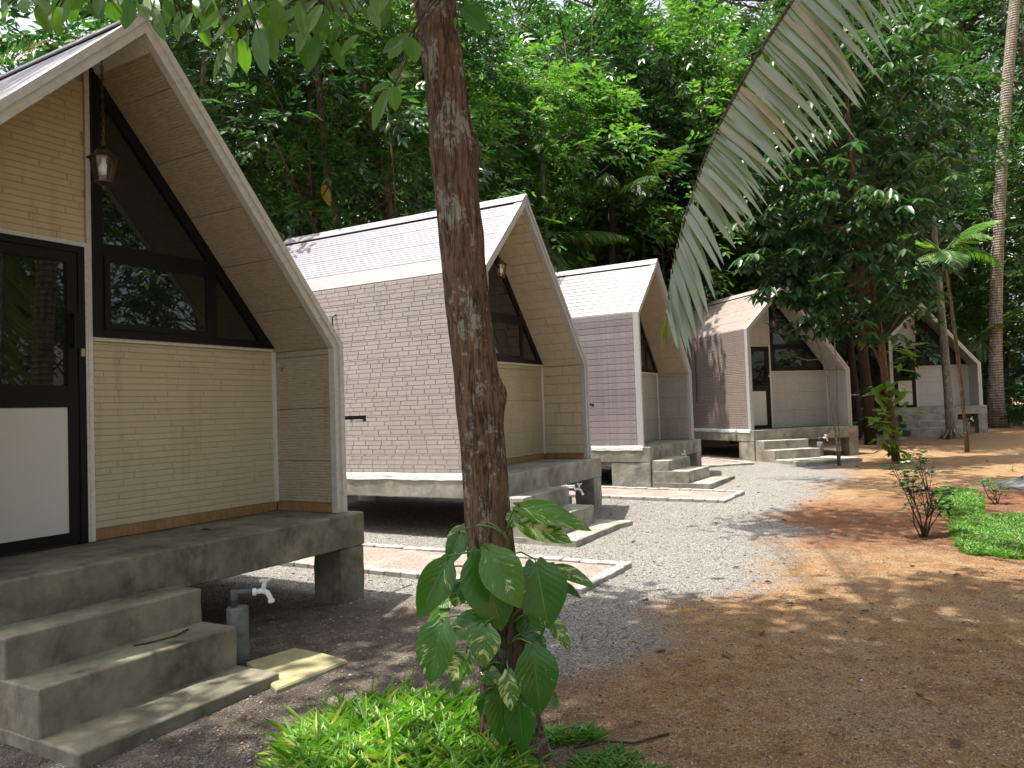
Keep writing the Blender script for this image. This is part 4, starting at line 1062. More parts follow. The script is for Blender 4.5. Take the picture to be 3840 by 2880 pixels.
# ------------------------------------------------------------------ tree in front of the farthest cabin
def tree_front():
    p = gnd(1935, 1000); Y = p[1]
    t = empty('broadleaf_tree', p); tag(t, 'broadleaf tree with reddish trunk and drooping dark leaves before the farthest cabin', 'tree')
    line = [(1937,1010),(1932,960),(1925,900),(1912,820),(1904,740),(1888,640),(1868,540),(1850,440),(1838,330),(1830,220),(1825,60)]
    pts = [at(a, b_, Y)-p for a, b_ in line]; rr = [.095,.085,.08,.078,.075,.07,.062,.055,.048,.04,.02]
    b = MB(); b.tube(pts, rr, 12); rg = random.Random(3); rng = np.random.default_rng(33)
    cen = []
    for cx, cy, dy, r in [(1700,250,0,.9),(1800,200,.4,1.0),(1660,380,-.3,.8),(1760,340,-.6,1.0),(1880,300,.2,1.0),(1960,380,0,.9),(1720,470,-.4,1.0),(1830,440,-.9,1.0),(1930,480,-.3,.9),(1690,560,-.2,.75),(1770,560,-.7,.85),
                           (1870,560,-.6,.9),(1960,580,.2,.8),(1640,480,.1,.6),(1800,640,-.5,.7),(1905,660,-.3,.55),(1730,640,-.2,.6),(1660,640,-.1,.45),(1990,480,.4,.7),(1840,120,0,1.1),(1720,120,.3,1.0),(1950,200,.3,1.0),(1600,300,.2,.7),(1950,80,.2,1.0),(1690,615,-.3,.5),(1750,690,-.5,.5),(1835,700,-.5,.55),(1990,640,.1,.6),(1640,560,-.2,.5),(1900,720,-.5,.45),(2010,300,.3,.8)]:
        q = at(cx, cy, Y+dy)-p; cen.append((q, r))
        f = min(9.99, max(3.5, 9-(q[2]-1.5)*0+0)); 
        zz = max(2.0, q[2]-.9); k = min(range(len(pts)), key=lambda i: abs(pts[i][2]-zz)); a = Vector(pts[k]); e = Vector(q)
        b.tube([a, a.lerp(e,.35)+Vector((rg.uniform(-.1,.1),rg.uniform(-.1,.1),.22)), a.lerp(e,.7)+Vector((rg.uniform(-.1,.1),0,.16)), e], [.024,.017,.011,.005], 6)
    b.build('trunk', M['bark_red'], t, True)
    P, D, N, L = [], [], [], []
    for q, r in cen:
        m = int(27*r*r/.7)
        for _ in range(m):
            o = rng.normal(0,1,3); o = o/np.linalg.norm(o)*rng.random()**.45*r*np.array([1.05,1.0,.75]); c = q+o; k = rng.integers(5,8); a0 = rng.uniform(0,6.28)
            dr = rng.uniform(.25,.85)
            for j in range(k):
                an = a0+j*2*math.pi/k; P.append(c); D.append((math.cos(an), math.sin(an), -dr+rng.normal(0,.15))); N.append((rng.normal(0,.1),rng.normal(0,.1),1)); L.append(rng.uniform(.23,.42))
    P, D, N, L = map(np.array, (P, D, N, L))
    V, F = leaf_arrays(P, D, N, L, L*.34, .22, .16)
    link('crown', np_mesh('crown', V, F, M['leaf_dark']), None, t)
    # young leaves sprouting from the trunk
    P, D, N, L = [], [], [], []
    for a, b_, m, s in [(1925,830,10,.24),(1945,790,6,.22),(1900,850,8,.26),(1895,900,8,.26),(1920,880,8,.24),(1950,850,7,.22),(1960,880,6,.22),(1930,960,12,.20),(1915,930,8,.22),(1950,985,10,.18),(1905,960,6,.2),(1938,920,8,.2),(1945,760,5,.3)]:
        for _ in range(int(m*1.5)):
            c = at(a+rg.uniform(-16,16), b_+rg.uniform(-14,14), Y-.12+rg.uniform(-.2,.15))-p; an = rg.uniform(0,6.28)
            P.append(c); D.append((math.cos(an), math.sin(an)*.8, rg.uniform(-.7,.25))); N.append((0,0,1)); L.append(s*1.25*rg.uniform(.7,1.3))
    P, D, N, L = map(np.array, (P, D, N, L)); V, F = leaf_arrays(P, D, N, L, L*.42, .2, .15)
    link('sprouting_leaves', np_mesh('sprouting_leaves', V, F, M['leaf_young']), None, t)
tree_front()

# ------------------------------------------------------------------ sapling before the taupe cabin
def sapling():
    p = gnd(1812, 1006); Y = p[1]; t = empty('sapling', p); tag(t, 'thin bare sapling with two stems leaning before the taupe cabin', 'sapling')
    for line, r in [([(1812,1010),(1808,960),(1800,900),(1788,820),(1772,760),(1755,710),(1742,690)], .03), ([(1815,1008),(1813,940),(1808,880),(1808,800),(1803,740),(1797,690)], .018)]:
        b = MB(); pts = [at(a, b_, Y)-p for a, b_ in line]; b.tube(pts, [r*(1-.75*i/len(pts)) for i in range(len(pts))], 8); b.build('stem', M['bark_grey'], t, True)
    tw = MB(); P, D, N, L = [], [], [], []; rg = random.Random(8)
    for line in [[(1768,750),(1740,735),(1700,722),(1660,700)], [(1776,775),(1745,778),(1715,770),(1690,765)], [(1762,725),(1730,705),(1705,700),(1680,690)], [(1745,692),(1735,660),(1740,640)]]:
        pts = [at(a, b_, Y+.0)-p for a, b_ in line]; tw.tube(pts, [.010,.008,.006,.004][:len(pts)], 5)
        for i in range(26):
            f = rg.uniform(.45,1.05)*(len(pts)-1); k = min(len(pts)-2, int(f)); c = pts[k]+(pts[k+1]-pts[k])*(f-k)+np.array([rg.gauss(0,.06),rg.gauss(0,.06),rg.gauss(0,.06)])
            an = rg.uniform(0,6.28); P.append(c); D.append((math.cos(an),math.sin(an),rg.uniform(-.6,.3))); N.append((0,0,1)); L.append(rg.uniform(.12,.24))
    tw.build('twig', M['bark_grey'], t, True)
    P, D, N, L = map(np.array, (P, D, N, L)); V, F = leaf_arrays(P, D, N, L, L*.4, .2, .12)
    link('leaves', np_mesh('leaves', V, F, M['leaf_forest']), None, t)
sapling()

# ------------------------------------------------------------------ small shrubs
def shrub(base, blobs, label, leaf, ls, n, flowers=(), seed=1, stems=6):
    p = gnd(*base); Y = p[1]; t = empty('shrub', p); tag(t, label, 'shrub', 'young shrubs on the red soil'); rg = random.Random(seed)
    b = MB(); P, D, N, L = [], [], [], []
    for cx, cy, r, dy in blobs:
        q = at(cx, cy, Y+dy)-p
        a = Vector((rg.uniform(-.03,.03), rg.uniform(-.03,.03), -.03)); e = Vector(q); m1 = a.lerp(e,.45)+Vector((rg.uniform(-.06,.06),rg.uniform(-.06,.06),-.02)); b.tube([a, m1, e], [.009,.007,.003], 5)
        for _ in range(2):
            e2 = e+Vector((rg.gauss(0,r*.6),rg.gauss(0,r*.6),rg.gauss(0,r*.5))); b.tube([m1.lerp(e,.4), e2], [.004,.002], 4)
        for i in range(int(n*r*6)):
            o = np.array([rg.gauss(0,1),rg.gauss(0,1),rg.gauss(0,.8)]); o = o/np.linalg.norm(o)*rg.random()**.5*r; an = rg.uniform(0,6.28)
            P.append(q+o); D.append((math.cos(an),math.sin(an),rg.uniform(-.4,.5))); N.append((rg.gauss(0,.2),rg.gauss(0,.2),1)); L.append(ls*rg.uniform(.6,1.25))
    b.build('stems', M['bark_brown'], t, True)
    P, D, N, L = map(np.array, (P, D, N, L)); V, F = leaf_arrays(P, D, N, L, L*.46, .2, .1)
    link('leaves', np_mesh('leaves', V, F, M[leaf]), None, t)
    for fx, fy in flowers:
        q = at(fx, fy, Y-.05)-p; f = MB()
        for k in range(5):
            an = k*2*math.pi/5; c, s = math.cos(an), math.sin(an)
            f.add([q, q+np.array([.018*c-.01*s,.018*s+.01*c,.012]), q+np.array([.034*c,.034*s,.012]), q+np.array([.018*c+.01*s,.018*s-.01*c,.012])], [(0,1,2,3)])
        f.build('flower', M['petal'], t)
shrub((1995,1160), [(1955,1020,.13,0),(1985,985,.12,.05),(1995,1015,.14,.1),(1960,1045,.12,-.05),(1990,1055,.13,.0),(2020,1065,.14,.1),(2045,1060,.11,.15),(1970,1085,.11,-.1),(2010,1095,.12,0),(2040,1095,.11,.1),(1930,1005,.08,0),(1965,1060,.1,.1)],
      'flowering shrub with small white blossoms on the red soil left of the lawn', 'leaf_dark', .085, 55, ((1978,973),(1992,974),(1950,1000),(1962,998)), 2)
shrub((2155,1088), [(2120,1040,.10,0),(2145,1045,.13,0),(2165,1055,.12,0),(2150,1062,.12,0)], 'tiny feathery shrub on bare soil behind the lawn patches', 'leaf_bright', .09, 26, (), 3)
shrub((2186,1018), [(2186,1012,.05,0)], 'tiny bright seedling near the right picture edge beside the gravel heap', 'leaf_young', .12, 14, (), 4)

# ------------------------------------------------------------------ grass
def blades(pts, h, w, mat, name, label, seed, lean=.6, broad=False):
    rng = np.random.default_rng(seed); P = np.array(pts); n = len(P)
    an = rng.uniform(0, 2*math.pi, n); D = np.column_stack([np.cos(an)*lean, np.sin(an)*lean, rng.uniform(.35,1.1,n)]); L = h*rng.uniform(.55,1.3,n)
    V, F = leaf_arrays(P, D, np.column_stack([-np.cos(an), -np.sin(an), np.full(n,.9)]), L, w*rng.uniform(.7,1.3,n), .35, .35)
    return tag(link(name, np_mesh(name, V, F, M[mat]), None), label, 'grass', kind='stuff')
def in_poly(x, y, poly):
    c = False; j = len(poly)-1
    for i in range(len(poly)):
        if (poly[i][1] > y) != (poly[j][1] > y) and x < (poly[j][0]-poly[i][0])*(y-poly[i][1])/(poly[j][1]-poly[i][1])+poly[i][0]: c = not c
        j = i
    return c
def poly_pts(poly, n, rng, rag=.05):
    xs = [p[0] for p in poly]; ys = [p[1] for p in poly]; out = []
    while len(out) < n:
        x, y = rng.uniform(min(xs)-rag, max(xs)+rag), rng.uniform(min(ys)-rag, max(ys)+rag)
        q = rag*1.6
        if in_poly(x+q*mnoise.noise((x*5,y*5,1)), y+q*mnoise.noise((x*5,y*5,9)), poly): out.append((x, y, gz(x,y)-.005+.012*mnoise.noise((x*1.1, y*1.1, 0))))
    return out
_rng = np.random.default_rng(5)
_g = [gnd(a, b)[:2] for a, b in ((600,1650),(700,1560),(790,1530),(900,1502),(1000,1515),(1075,1560),(1140,1620))] + [(-.05, 2.6), (-1.2, 2.6)]
_gp = poly_pts(_g, 9500, _rng, .06)
_gp = [(x, y, z+.10*max(0, 1-((x+.55)/.75)**2-((y-3.45)/.9)**2)) for x, y, z in _gp]
_gc = np.mean(np.array(_g), 0)
for _x, _y, _z in list(_gp)[:700]:                    # stragglers creeping out over the soil
    _f = _rng.uniform(1.02, 1.28); _nx, _ny = _gc[0]+(_x-_gc[0])*_f, _gc[1]+(_y-_gc[1])*_f; _gp.append((_nx, _ny, gz(_nx,_ny)))
blades(_gp, .098, .018, 'grass', 'grass_clump', 'bright green broad bladed grass mound at the foot of the leaning trunk', 1, .75)
blades([_gp[i] for i in range(0, 9500, 14)], .17, .015, 'grass', 'grass_clump', 'taller stray grass blades standing out of the foreground mound', 12, .5)
def grass_mound():
    b = MB(); n = 26; vs = []; idx = {}
    for i in range(n+1):
        for j in range(n+1):
            x = -1.4+1.6*i/n; y = 2.4+2.1*j/n; z = gz(x,y)-.03+.115*max(0, 1-((x+.55)/.78)**2-((y-3.45)/.95)**2); vs.append((x,y,z))
    b.add(vs, [(i*(n+1)+j, (i+1)*(n+1)+j, (i+1)*(n+1)+j+1, i*(n+1)+j+1) for i in range(n) for j in range(n)])
    tag(b.build('mound', M['soil'], None, True), 'low earth mound under the bright foreground grass', kind='structure')
grass_mound()
for pl, n, sd, lab in ([[(1180,1580),(1270,1575),(1290,1600),(1200,1620)], 420, 2, 'small dark tuft of grass just right of the trunk foot'], [[(1260,1640),(1380,1620),(1430,1700),(1240,1700)], 800, 3, 'small grass tuft at the bottom edge right of the trunk']):
    blades(poly_pts([gnd(a, b)[:2] for a, b in pl], n, _rng, .05), .075, .011, 'grass_lawn', 'grass_tuft', lab, sd, .8)
blades(poly_pts([gnd(a, b)[:2] for a, b in ((2050,1122),(2120,1116),(2240,1112),(2300,1116),(2300,1212),(2190,1206),(2085,1196),(2062,1160))], 15000, _rng, .05), .075, .016, 'grass_lawn', 'lawn_patch', 'large rectangular patch of laid turf at the right picture edge', 4)
blades(poly_pts([gnd(a, b)[:2] for a, b in ((2028,1062),(2104,1060),(2118,1085),(2116,1112),(2040,1114))], 7000, _rng, .06), .085, .018, 'grass_lawn', 'lawn_patch', 'smaller patch of laid turf behind the flowering shrub', 5)

# ------------------------------------------------------------------ pebbles, litter
def pebbles(pts, s0, s1, mat, name, label, seed):
    rng = np.random.default_rng(seed); n = len(pts); P = np.array(pts)
    base = np.array([[1,0,0],[0,1,0],[-1,0,0],[0,-1,0],[.1,.1,.8],[0,0,-.6]])
    s = (s0+(s1-s0)*rng.random(n)**3)[:,None,None]; an = rng.uniform(0,6.28,n)
    V = base[None]*(1+rng.uniform(-.3,.3,(n,6,3)))*np.stack([rng.uniform(.8,1.3,n), rng.uniform(.6,1,n), rng.uniform(.45,.8,n)], -1)[:,None,:]*s
    c, si = np.cos(an)[:,None], np.sin(an)[:,None]
    V = np.stack([V[...,0]*c-V[...,1]*si, V[...,0]*si+V[...,1]*c, V[...,2]], -1) + P[:,None,:]
    f = np.array([[0,1,4],[1,2,4],[2,3,4],[3,0,4],[1,0,5],[2,1,5],[3,2,5],[0,3,5]])
    F = (np.arange(n)[:,None,None]*6+f[None]).reshape(-1,3)
    return tag(link(name, np_mesh(name, V.reshape(-1,3), F, M[mat], False), None), label, 'gravel', kind='stuff')
def gpt(x, y): return gz(x,y)+.012*mnoise.noise((x*1.1,y*1.1,0))+.006*mnoise.noise((x*4,y*4,5))
_a, _b = [], []
_rr = random.Random(17)
while len(_a) < 22000:
    Y = 2.6+10.5*_rr.random()**1.25; X = _rr.uniform(-.75,.75)*Y
    if X < -5 : continue
    if _rr.random() < max(0.02, gravel_amt(X, Y)**1.5): _a.append((X, Y, gpt(X,Y)+.002))
while len(_b) < 24000:
    Y = 2.3+7*_rr.random()**1.4; X = _rr.uniform(-.4,.75)*Y
    if _rr.random() > gravel_amt(X, Y)*.9 and mnoise.noise((X*1.3, Y*1.3, 7)) > -.25+.5*_rr.random()-.2: _b.append((X, Y, gpt(X,Y)+.001))
pebbles(_a, .0045, .017, 'pebble', 'gravel', 'loose grey gravel in front of the cabins', 3)
pebbles(_b, .0022, .013, 'pebble_brown', 'gravel', 'fine brown grit on the bare soil', 4)
_c = []
while len(_c) < 420:
    Y = 2.8+7*_rr.random(); X = _rr.uniform(-.45,.75)*Y
    if mnoise.noise((X*1.7, Y*1.7, 17)) > .05: _c.append((X, Y, gpt(X,Y)))
pebbles(_c, .008, .028, 'pebble_brown', 'gravel', 'larger loose stones strewn over soil and gravel', 8)
_h = gnd(2225, 1050); _hp = []
for _ in range(5200):
    r = abs(_rr.gauss(0,.45)); an = _rr.uniform(0,6.28); x, y = _h[0]+.25+r*math.cos(an), _h[1]+r*.8*math.sin(an); _hp.append((x, y, gz(x,y)+.24*math.exp(-(r/.45)**2)))
pebbles(_hp, .015, .035, 'pebble_shaded', 'gravel_heap', 'heap of grey gravel at the right picture edge, coloured dark for its shade', 6)
def heap_core():
    b = MB(); b.lathe([(.95,-.05),(.7,.05),(.45,.13),(.2,.21),(.01,.235)], 20, (_h[0]+.25,_h[1],gz(_h[0],_h[1])-.03))
    tag(b.build('heap_bed', M['pebble_shaded'], None, True), 'packed stone core under the gravel heap', kind='structure')
heap_core()

def litter():
    rng = np.random.default_rng(9); P = []
    for a, b in [(1545,1385),(1640,1375),(1670,1440),(1560,1415),(1840,1475),(1895,1385),(1880,1325),(1650,1260),(1730,1240),(2020,1440),(1990,1515),(1440,1410),(1400,1300),(1620,1110),(1575,1040),(1790,1090),(1755,1085),(1850,1060),(870,1270),(820,1400),(885,1405),(1370,1570),(1290,1245),(1640,1105),(1480,1250),(2080,1390),(2190,1500),(1780,1300),(1705,1420)]:
        P.append(gnd(a, b))
    for _ in range(110):
        Y = 3+14*rng.random(); X = rng.uniform(-.2,.75)*Y; P.append(np.array([X,Y,gpt(X,Y)]))
    P = np.array(P)+np.array([0,0,.012]); n = len(P); an = rng.uniform(0,6.28,n)
    L = rng.uniform(.035,.085,n); V, F = leaf_arrays(P, np.column_stack([np.cos(an),np.sin(an),rng.uniform(-.05,.35,n)]), np.tile([0,0,1.0],(n,1))+rng.normal(0,.3,(n,3)), L, L*.5, .7, .15)
    tag(link('leaf_litter', np_mesh('leaf_litter', V, F, M['litter']), None), 'dry fallen leaves scattered over the bare ground', 'leaf litter', kind='stuff')
litter()
def twig(name, pts, r, label, mat='twig'):
    p0 = np.array(pts[0]); b = MB(); b.tube([np.array(q)-p0 for q in pts], r, 5); o = b.build(name, M[mat], None, True, loc=p0); tag(o, label, 'twig'); return o
twig('twig', [hl(1,.62,-.55,-.440), hl(1,.72,-.60,-.436), hl(1,.84,-.62,-.434), hl(1,.98,-.56,-.436)], .005, 'thin dark twig lying on the middle step of the nearest cabin')
twig('twig', [gnd(1240,1625)+[0,0,.02], gnd(1300,1610)+[0,0,.02], gnd(1370,1612)+[0,0,.015], gnd(1445,1590)+[0,0,.012]], .006, 'dark root-like twig on the soil right of the trunk foot')

def leaf_obj(name, base, tip, hw, nrm, mat, parent=None, shape='ovate', curl=.12, fold=.25, twist=0.0, nu=9, nv=6, origin=(0,0,0), sag=0.0):
    """one separate leaf as a small curved sheet with a midrib fold"""
    b, t = np.array(base)-origin, np.array(tip)-origin; d = t-b; L = np.linalg.norm(d); d = d/L
    n = np.array(nrm, float); n -= d*n.dot(d); n /= np.linalg.norm(n); s = np.cross(d, n)
    V, UV = [], []
    for i in range(nu+1):
        u = i/nu
        if shape == 'heart': w = (max(0.0, math.sin(math.pi*min(1, .10+.90*u**.80)))**.80)*(1-.05*u) if u > 0 else .42
        elif shape == 'strap': w = min(1.0, .55+u*4)*(1-max(0, (u-.35)/.65)**2.2*.97)
        else: w = math.sin(math.pi*(.04+.955*u)**.92)**.85
        if i == nu: w = .015
        for j in range(nv+1):
            q = 2*j/nv-1; back = 0.0
            if shape == 'heart' and i == 0: back = -.10*L*math.sin(abs(q)*math.pi)*1.0
            z = abs(q)*w*hw*fold - curl*L*(u*u) - .25*hw*w*q*q*fold + .02*L*math.sin(u*9+q*2)*w*.5
            V.append(b + d*(u*L+back) + s*(q*w*hw) + n*z + np.array([0,0,sag*L*(.55*u-u*u)])); UV.append((u, j/nv))
    V = np.array(V); I = np.arange((nu+1)*(nv+1)).reshape(nu+1, nv+1)
    F = np.stack([I[:-1,:-1], I[:-1,1:], I[1:,1:], I[1:,:-1]], -1).reshape(-1,4)
    o = link(name, np_mesh(name, V, F, M[mat], True, np.array(UV)), None, parent); return o
_q = hl(1, .74, -.66, -.43); o = leaf_obj('fallen_leaf', _q, _q+np.array([.10,.02,.008]), .02, (0,0,1), 'leaf_young', None, origin=_q); o.location = _q; tag(o, 'yellow green fallen leaf on the middle step of the nearest cabin', 'leaf')
_q = hl(1, 1.75, .30, .012); o = leaf_obj('fallen_leaf', _q, _q+np.array([.075,.0,.01]), .016, (0,0,1), 'litter', None, origin=_q, fold=.9); o.location = _q; tag(o, 'curled dark dry leaf on the porch of the nearest cabin', 'leaf')

# ------------------------------------------------------------------ logs, fence
_l = gnd(1862, 872)
for k, (dx, dy, dz, r, rot) in enumerate([(0,0,.11,.13,.3),(.5,.2,.09,.11,.1),(.25,.1,.29,.10,.5),(1.0,.1,.08,.09,1.1),(-.5,.3,.09,.1,.2),(1.5,.4,.07,.08,.7)]):
    t = empty('cut_log', (_l[0]+dx, _l[1]+dy, gz(_l[0],_l[1])+dz), rot)
    tag(t, ['orange ended cut log in the pile between the two far cabins','second cut log in the pile between the far cabins','cut log lying on top of the small pile','thin cut log at the near end of the pile','cut log at the far side of the pile','thinnest cut log lying apart from the pile'][k], 'log', 'cut logs between the far cabins')
    b = MB(); b.tube([(0,-.02,0),(0,.45,.01),(.02,.95,0)], [r,r*.98,r*.95], 12); b.build('bark', M['log_bark'], t, True)
    b = MB(); b.tube([(0,-.03,0),(0,-.021,0)], [r*.9,r*.93], 12); b.build('cut_end', M['log_end'], t)
def fence():
    a, c = at(2115, 800, 34), at(2420, 800, 31); t = empty('wire_fence', (a[0], a[1], gz(a[0],a[1]))); tag(t, 'dark wire fence with a top rail beyond the farthest cabin', 'fence')
    d = np.array([c[0]-a[0], c[1]-a[1], 0]); L = np.linalg.norm(d); d /= L; zt = a[2]-gz(a[0],a[1])
    b = MB(); b.tube([(0,0,zt), tuple(d*L+[0,0,zt])], .025, 6); b.build('top_rail', M['fence'], t)
    for k in range(6):
        q = d*L*k/5; b = MB(); b.tube([(q[0],q[1],-.2),(q[0],q[1],zt+.05)], .035, 6); b.build('post', M['fence'], t)
    b = MB()
    for k in range(60):
        q = d*L*k/59; b.tube([(q[0],q[1],0.05),(q[0],q[1],zt)], .008, 4)
    for zz in (.3,.8,1.3): b.tube([(0,0,zz), tuple(d*L+[0,0,zz])], .008, 4)
    b.build('wire_mesh', M['fence'], t)
fence()

# ground spots kept sunlit: leaf clusters that would shade them are left out
def sunny(x, y):
    if ((x+.62)/.85)**2 + ((y-3.5)/.95)**2 < 1: return True
    if y > 6.1 + .25*math.sin(x*2.1) and -2.2 < x < 5.2: return True
    if y > 7.0: return True
    if ((x+1.95)/.6)**2 + ((y-4.9)/.75)**2 < 1: return True
    if ((x-3.3)/.75)**2 + ((y-5.6)/.35)**2 < 1 or ((x+1.1)/.55)**2 + ((y-5.0)/.40)**2 < 1: return True
    if y > 8.5: return True
    return False
# ------------------------------------------------------------------ the big leaning trunk
def main_tree():
    Y0 = 3.63; p = gnd(1108, 1625); t = empty('leaning_tree', p); tag(t, 'tall leaning tree trunk with flaky lichen spotted bark in the foreground', 'tree')
    line = [(1116,1700,100),(1110,1630,78),(1100,1540,60),(1092,1440,53),(1080,1340,52),(1065,1240,52),(1056,1150,50),(1050,1060,48),(1042,960,47),(1035,870,49),(1028,800,48),(1015,700,46),(1002,580,46),(992,470,46),(981,360,48),(976,310,47),(966,200,43),(952,100,42.5),(939,0,43),(925,-120,42),(905,-300,40),(880,-520,38)]
    C, Rr = [], []
    for x, y, w in line: C.append(at(x, y, Y0)-p); Rr.append(w/1663*Y0)
    top = C[-1]; C += [top+np.array([-.15,.1,1.2]), top+np.array([-.2,.3,2.6]), top+np.array([-.1,.4,4.2])]; Rr += [.075,.055,.02]
    C = np.array(C); Rr = np.array(Rr); s = np.concatenate([[0], np.cumsum(np.linalg.norm(np.diff(C, axis=0), axis=1))])
    m, n = 420, 72; ss = np.concatenate([np.linspace(0, 4.6, 360), np.linspace(4.65, s[-1], m-360)])
    PX = np.stack([np.interp(ss, s, C[:,k]) for k in range(3)], -1); ker = np.ones(25)/25
    PXp = np.pad(PX, ((12,12),(0,0)), 'edge'); 
    for k in range(3): PX[:,k] = np.convolve(PXp[:,k], ker, 'valid')
    RR = np.interp(ss, s, Rr)
    V = np.zeros((m, n, 3))
    knots = [(at(1025,322,Y0)[2]-p[2], 0.12, .030), (at(1085,845,Y0)[2]-p[2], -.1, .034), (at(1045,500,Y0)[2]-p[2], .2, .008)]
    for i in range(m):
        for k in range(n):
            an = 2*math.pi*k/n; c, sn = math.cos(an), math.sin(an)
            z = PX[i,2]
            rg_ = mnoise.noise((c*5.5, sn*5.5, z*2.2)); r2 = mnoise.noise((c*13, sn*13, z*5.0+9)); r3 = mnoise.noise((c*1.3, sn*1.3, z*.9+4))
            r = RR[i]*(1+.045*r3) + .0065*(1-abs(rg_)*2.4) + .0042*r2
            for kz, ka, amp in knots:
                dd = (an-ka+math.pi)%(2*math.pi)-math.pi
                r += amp*math.exp(-(dd/.42)**2-((z-kz)/(.05 if z > kz else .085))**2)
            V[i,k] = PX[i]+np.array([c*r, sn*r, 0])
    I = np.arange(m*n).reshape(m, n); J = np.roll(I, -1, 1)
    F = np.stack([I[:-1], J[:-1], J[1:], I[1:]], -1).reshape(-1,4)
    link('trunk', np_mesh('trunk', V.reshape(-1,3), F, M['bark_main'], True), None, t)
    # hanging leaves at the top of the picture, each its own part
    def c8(a, b, Y): return at(a*.4427+403, b*.4427, Y)-p
    LV = [((230,200),(215,375),35),((265,190),(295,360),38),((350,140),(375,350),45),((395,100),(425,295),45),((580,150),(590,342),38),((640,170),(600,335),34),((695,180),(772,335),38),((620,80),(470,155),40),((600,110),(528,265),40),
          ((210,180),(118,375),20),((305,140),(285,255),17),((255,60),(120,200),18),((840,170),(745,265),34),((760,130),(690,240),38),((500,30),(650,95),36),((1100,160),(955,250),50),((1085,180),(1115,300),48),((1060,185),(985,290),42),
          ((990,425),(905,632),40),((1012,420),(1020,540),36),((1003,405),(890,452),28),((1350,30),(1477,147),50),((1320,90),(1300,150),26),((700,0),(830,40),60),((640,0),(540,70),40),((430,0),(470,200),48),((330,20),(300,120),40),
          ((150,0),(130,90),40),((60,-20),(40,90),36),((-80,-20),(-60,80),36),((-180,-20),(-160,85),40),((-300,-30),(-330,70),36),((-420,-20),(-440,75),38),((-560,-20),(-530,50),36),((-680,-20),(-700,70),36),((-800,-10),(-790,55),30),
          ((200,40),(60,150),30),((330,60),(180,120),24),((860,40),(910,110),34),((950,0),(990,50),30),((560,40),(440,110),44),((720,60),(800,140),40),((300,170),(250,220),20),((880,140),(915,175),28),((1000,350),(1100,372),26),((500,150),(530,180),26),
          ((450,30),(330,160),46),((380,10),(240,90),44),((680,90),(640,220),40),((780,60),(700,170),42),((850,10),(760,110),44),((520,-10),(380,60),44)]
    rx_ = random.Random(44)
    for _ in range(46):
        a_ = rx_.uniform(-880, 1000); b_ = rx_.uniform(-60, 40) if a_ < -100 or a_ > 800 else rx_.uniform(-60, 130); LV.append(((a_, b_), (a_+rx_.uniform(-80,80), b_+rx_.uniform(80,175)), rx_.uniform(28,44)))
    tw = MB(); rg = random.Random(4); rng = np.random.default_rng(4)
    hubs = []
    for i, (b0, t0, w) in enumerate(LV):
        Y = 3.0+.55*rg.random(); B = c8(*b0, Y); T = c8(t0[0], t0[1], Y+rg.uniform(-.12,.12)); wid = w*.4427/1663*Y*.98
        leaf_obj('leaf', B, T, wid, (rg.uniform(-.5,.5), -1, rg.uniform(-.1,.9)), 'leaf_hanging', t, 'ovate', rg.uniform(.02,.14), rg.uniform(.15,.4))
        hubs.append(B)
    # twigs run from the leaf bases up to boughs above the frame
    bo = [[(at(952,-60,Y0)-p), (at(820,-160,3.5)-p), (at(640,-120,3.3)-p), (at(420,-60,3.2)-p), (at(150,-60,3.2)-p)], [(at(940,-200,Y0)-p), (at(1010,-190,3.5)-p), (at(1030,-60,3.3)-p)]]
    for q in bo: tw.tube(q, [.03,.024,.018,.012,.008][:len(q)], 7)
    for i, B in enumerate(hubs):
        cand = min((Vector(a).lerp(Vector(c), f) for q in bo for a, c in zip(q[:-1], q[1:]) for f in (0,.25,.5,.75)), key=lambda v: (v-Vector(B)).length)
        mid = cand.lerp(Vector(B), .6)+Vector((0,0,.06)); tw.tube([cand, mid, B], [.007,.005,.003], 5)
    tw.build('bough', M['bark_brown'], t, True)
    # the rest of the crown, above the picture
    Cc = []
    for _ in range(85):
        an = rg.uniform(0,6.28); r = 3.4*math.sqrt(rg.random()); q = (-.5+r*math.cos(an), .2+r*.85*math.sin(an), 5.6+3.2*rg.random())
        if not sunny(p[0]+q[0]+.252*q[2], p[1]+q[1]-.005*q[2]): Cc.append(q)
    Cc = np.array(Cc); n_ = 26; cen = np.repeat(Cc, n_, 0); off = rng.normal(0,.38,(len(cen),3))*np.array([1,1,.6]); P = cen+off; m_ = len(P); an = rng.uniform(0,6.28,m_)
    L = rng.uniform(.14,.24,m_); V, F = leaf_arrays(P, np.column_stack([np.cos(an),np.sin(an),rng.uniform(-.9,.1,m_)]), np.tile([0,0,1.0],(m_,1))+rng.normal(0,.25,(m_,3)), L, L*.42, .2, .15)
    link('crown', np_mesh('crown', V, F, M['leaf_forest']), None, t)
    lb = MB(); tp = C[-3]
    for c in Cc[::3]:
        a = Vector(C[-4]).lerp(Vector(C[-1]), rg.random()); e = Vector(c); lb.tube([a, a.lerp(e,.5)+Vector((0,0,.2)), e], [.03,.02,.006], 5)
    lb.build('limbs', M['bark_brown'], t, True)
main_tree()

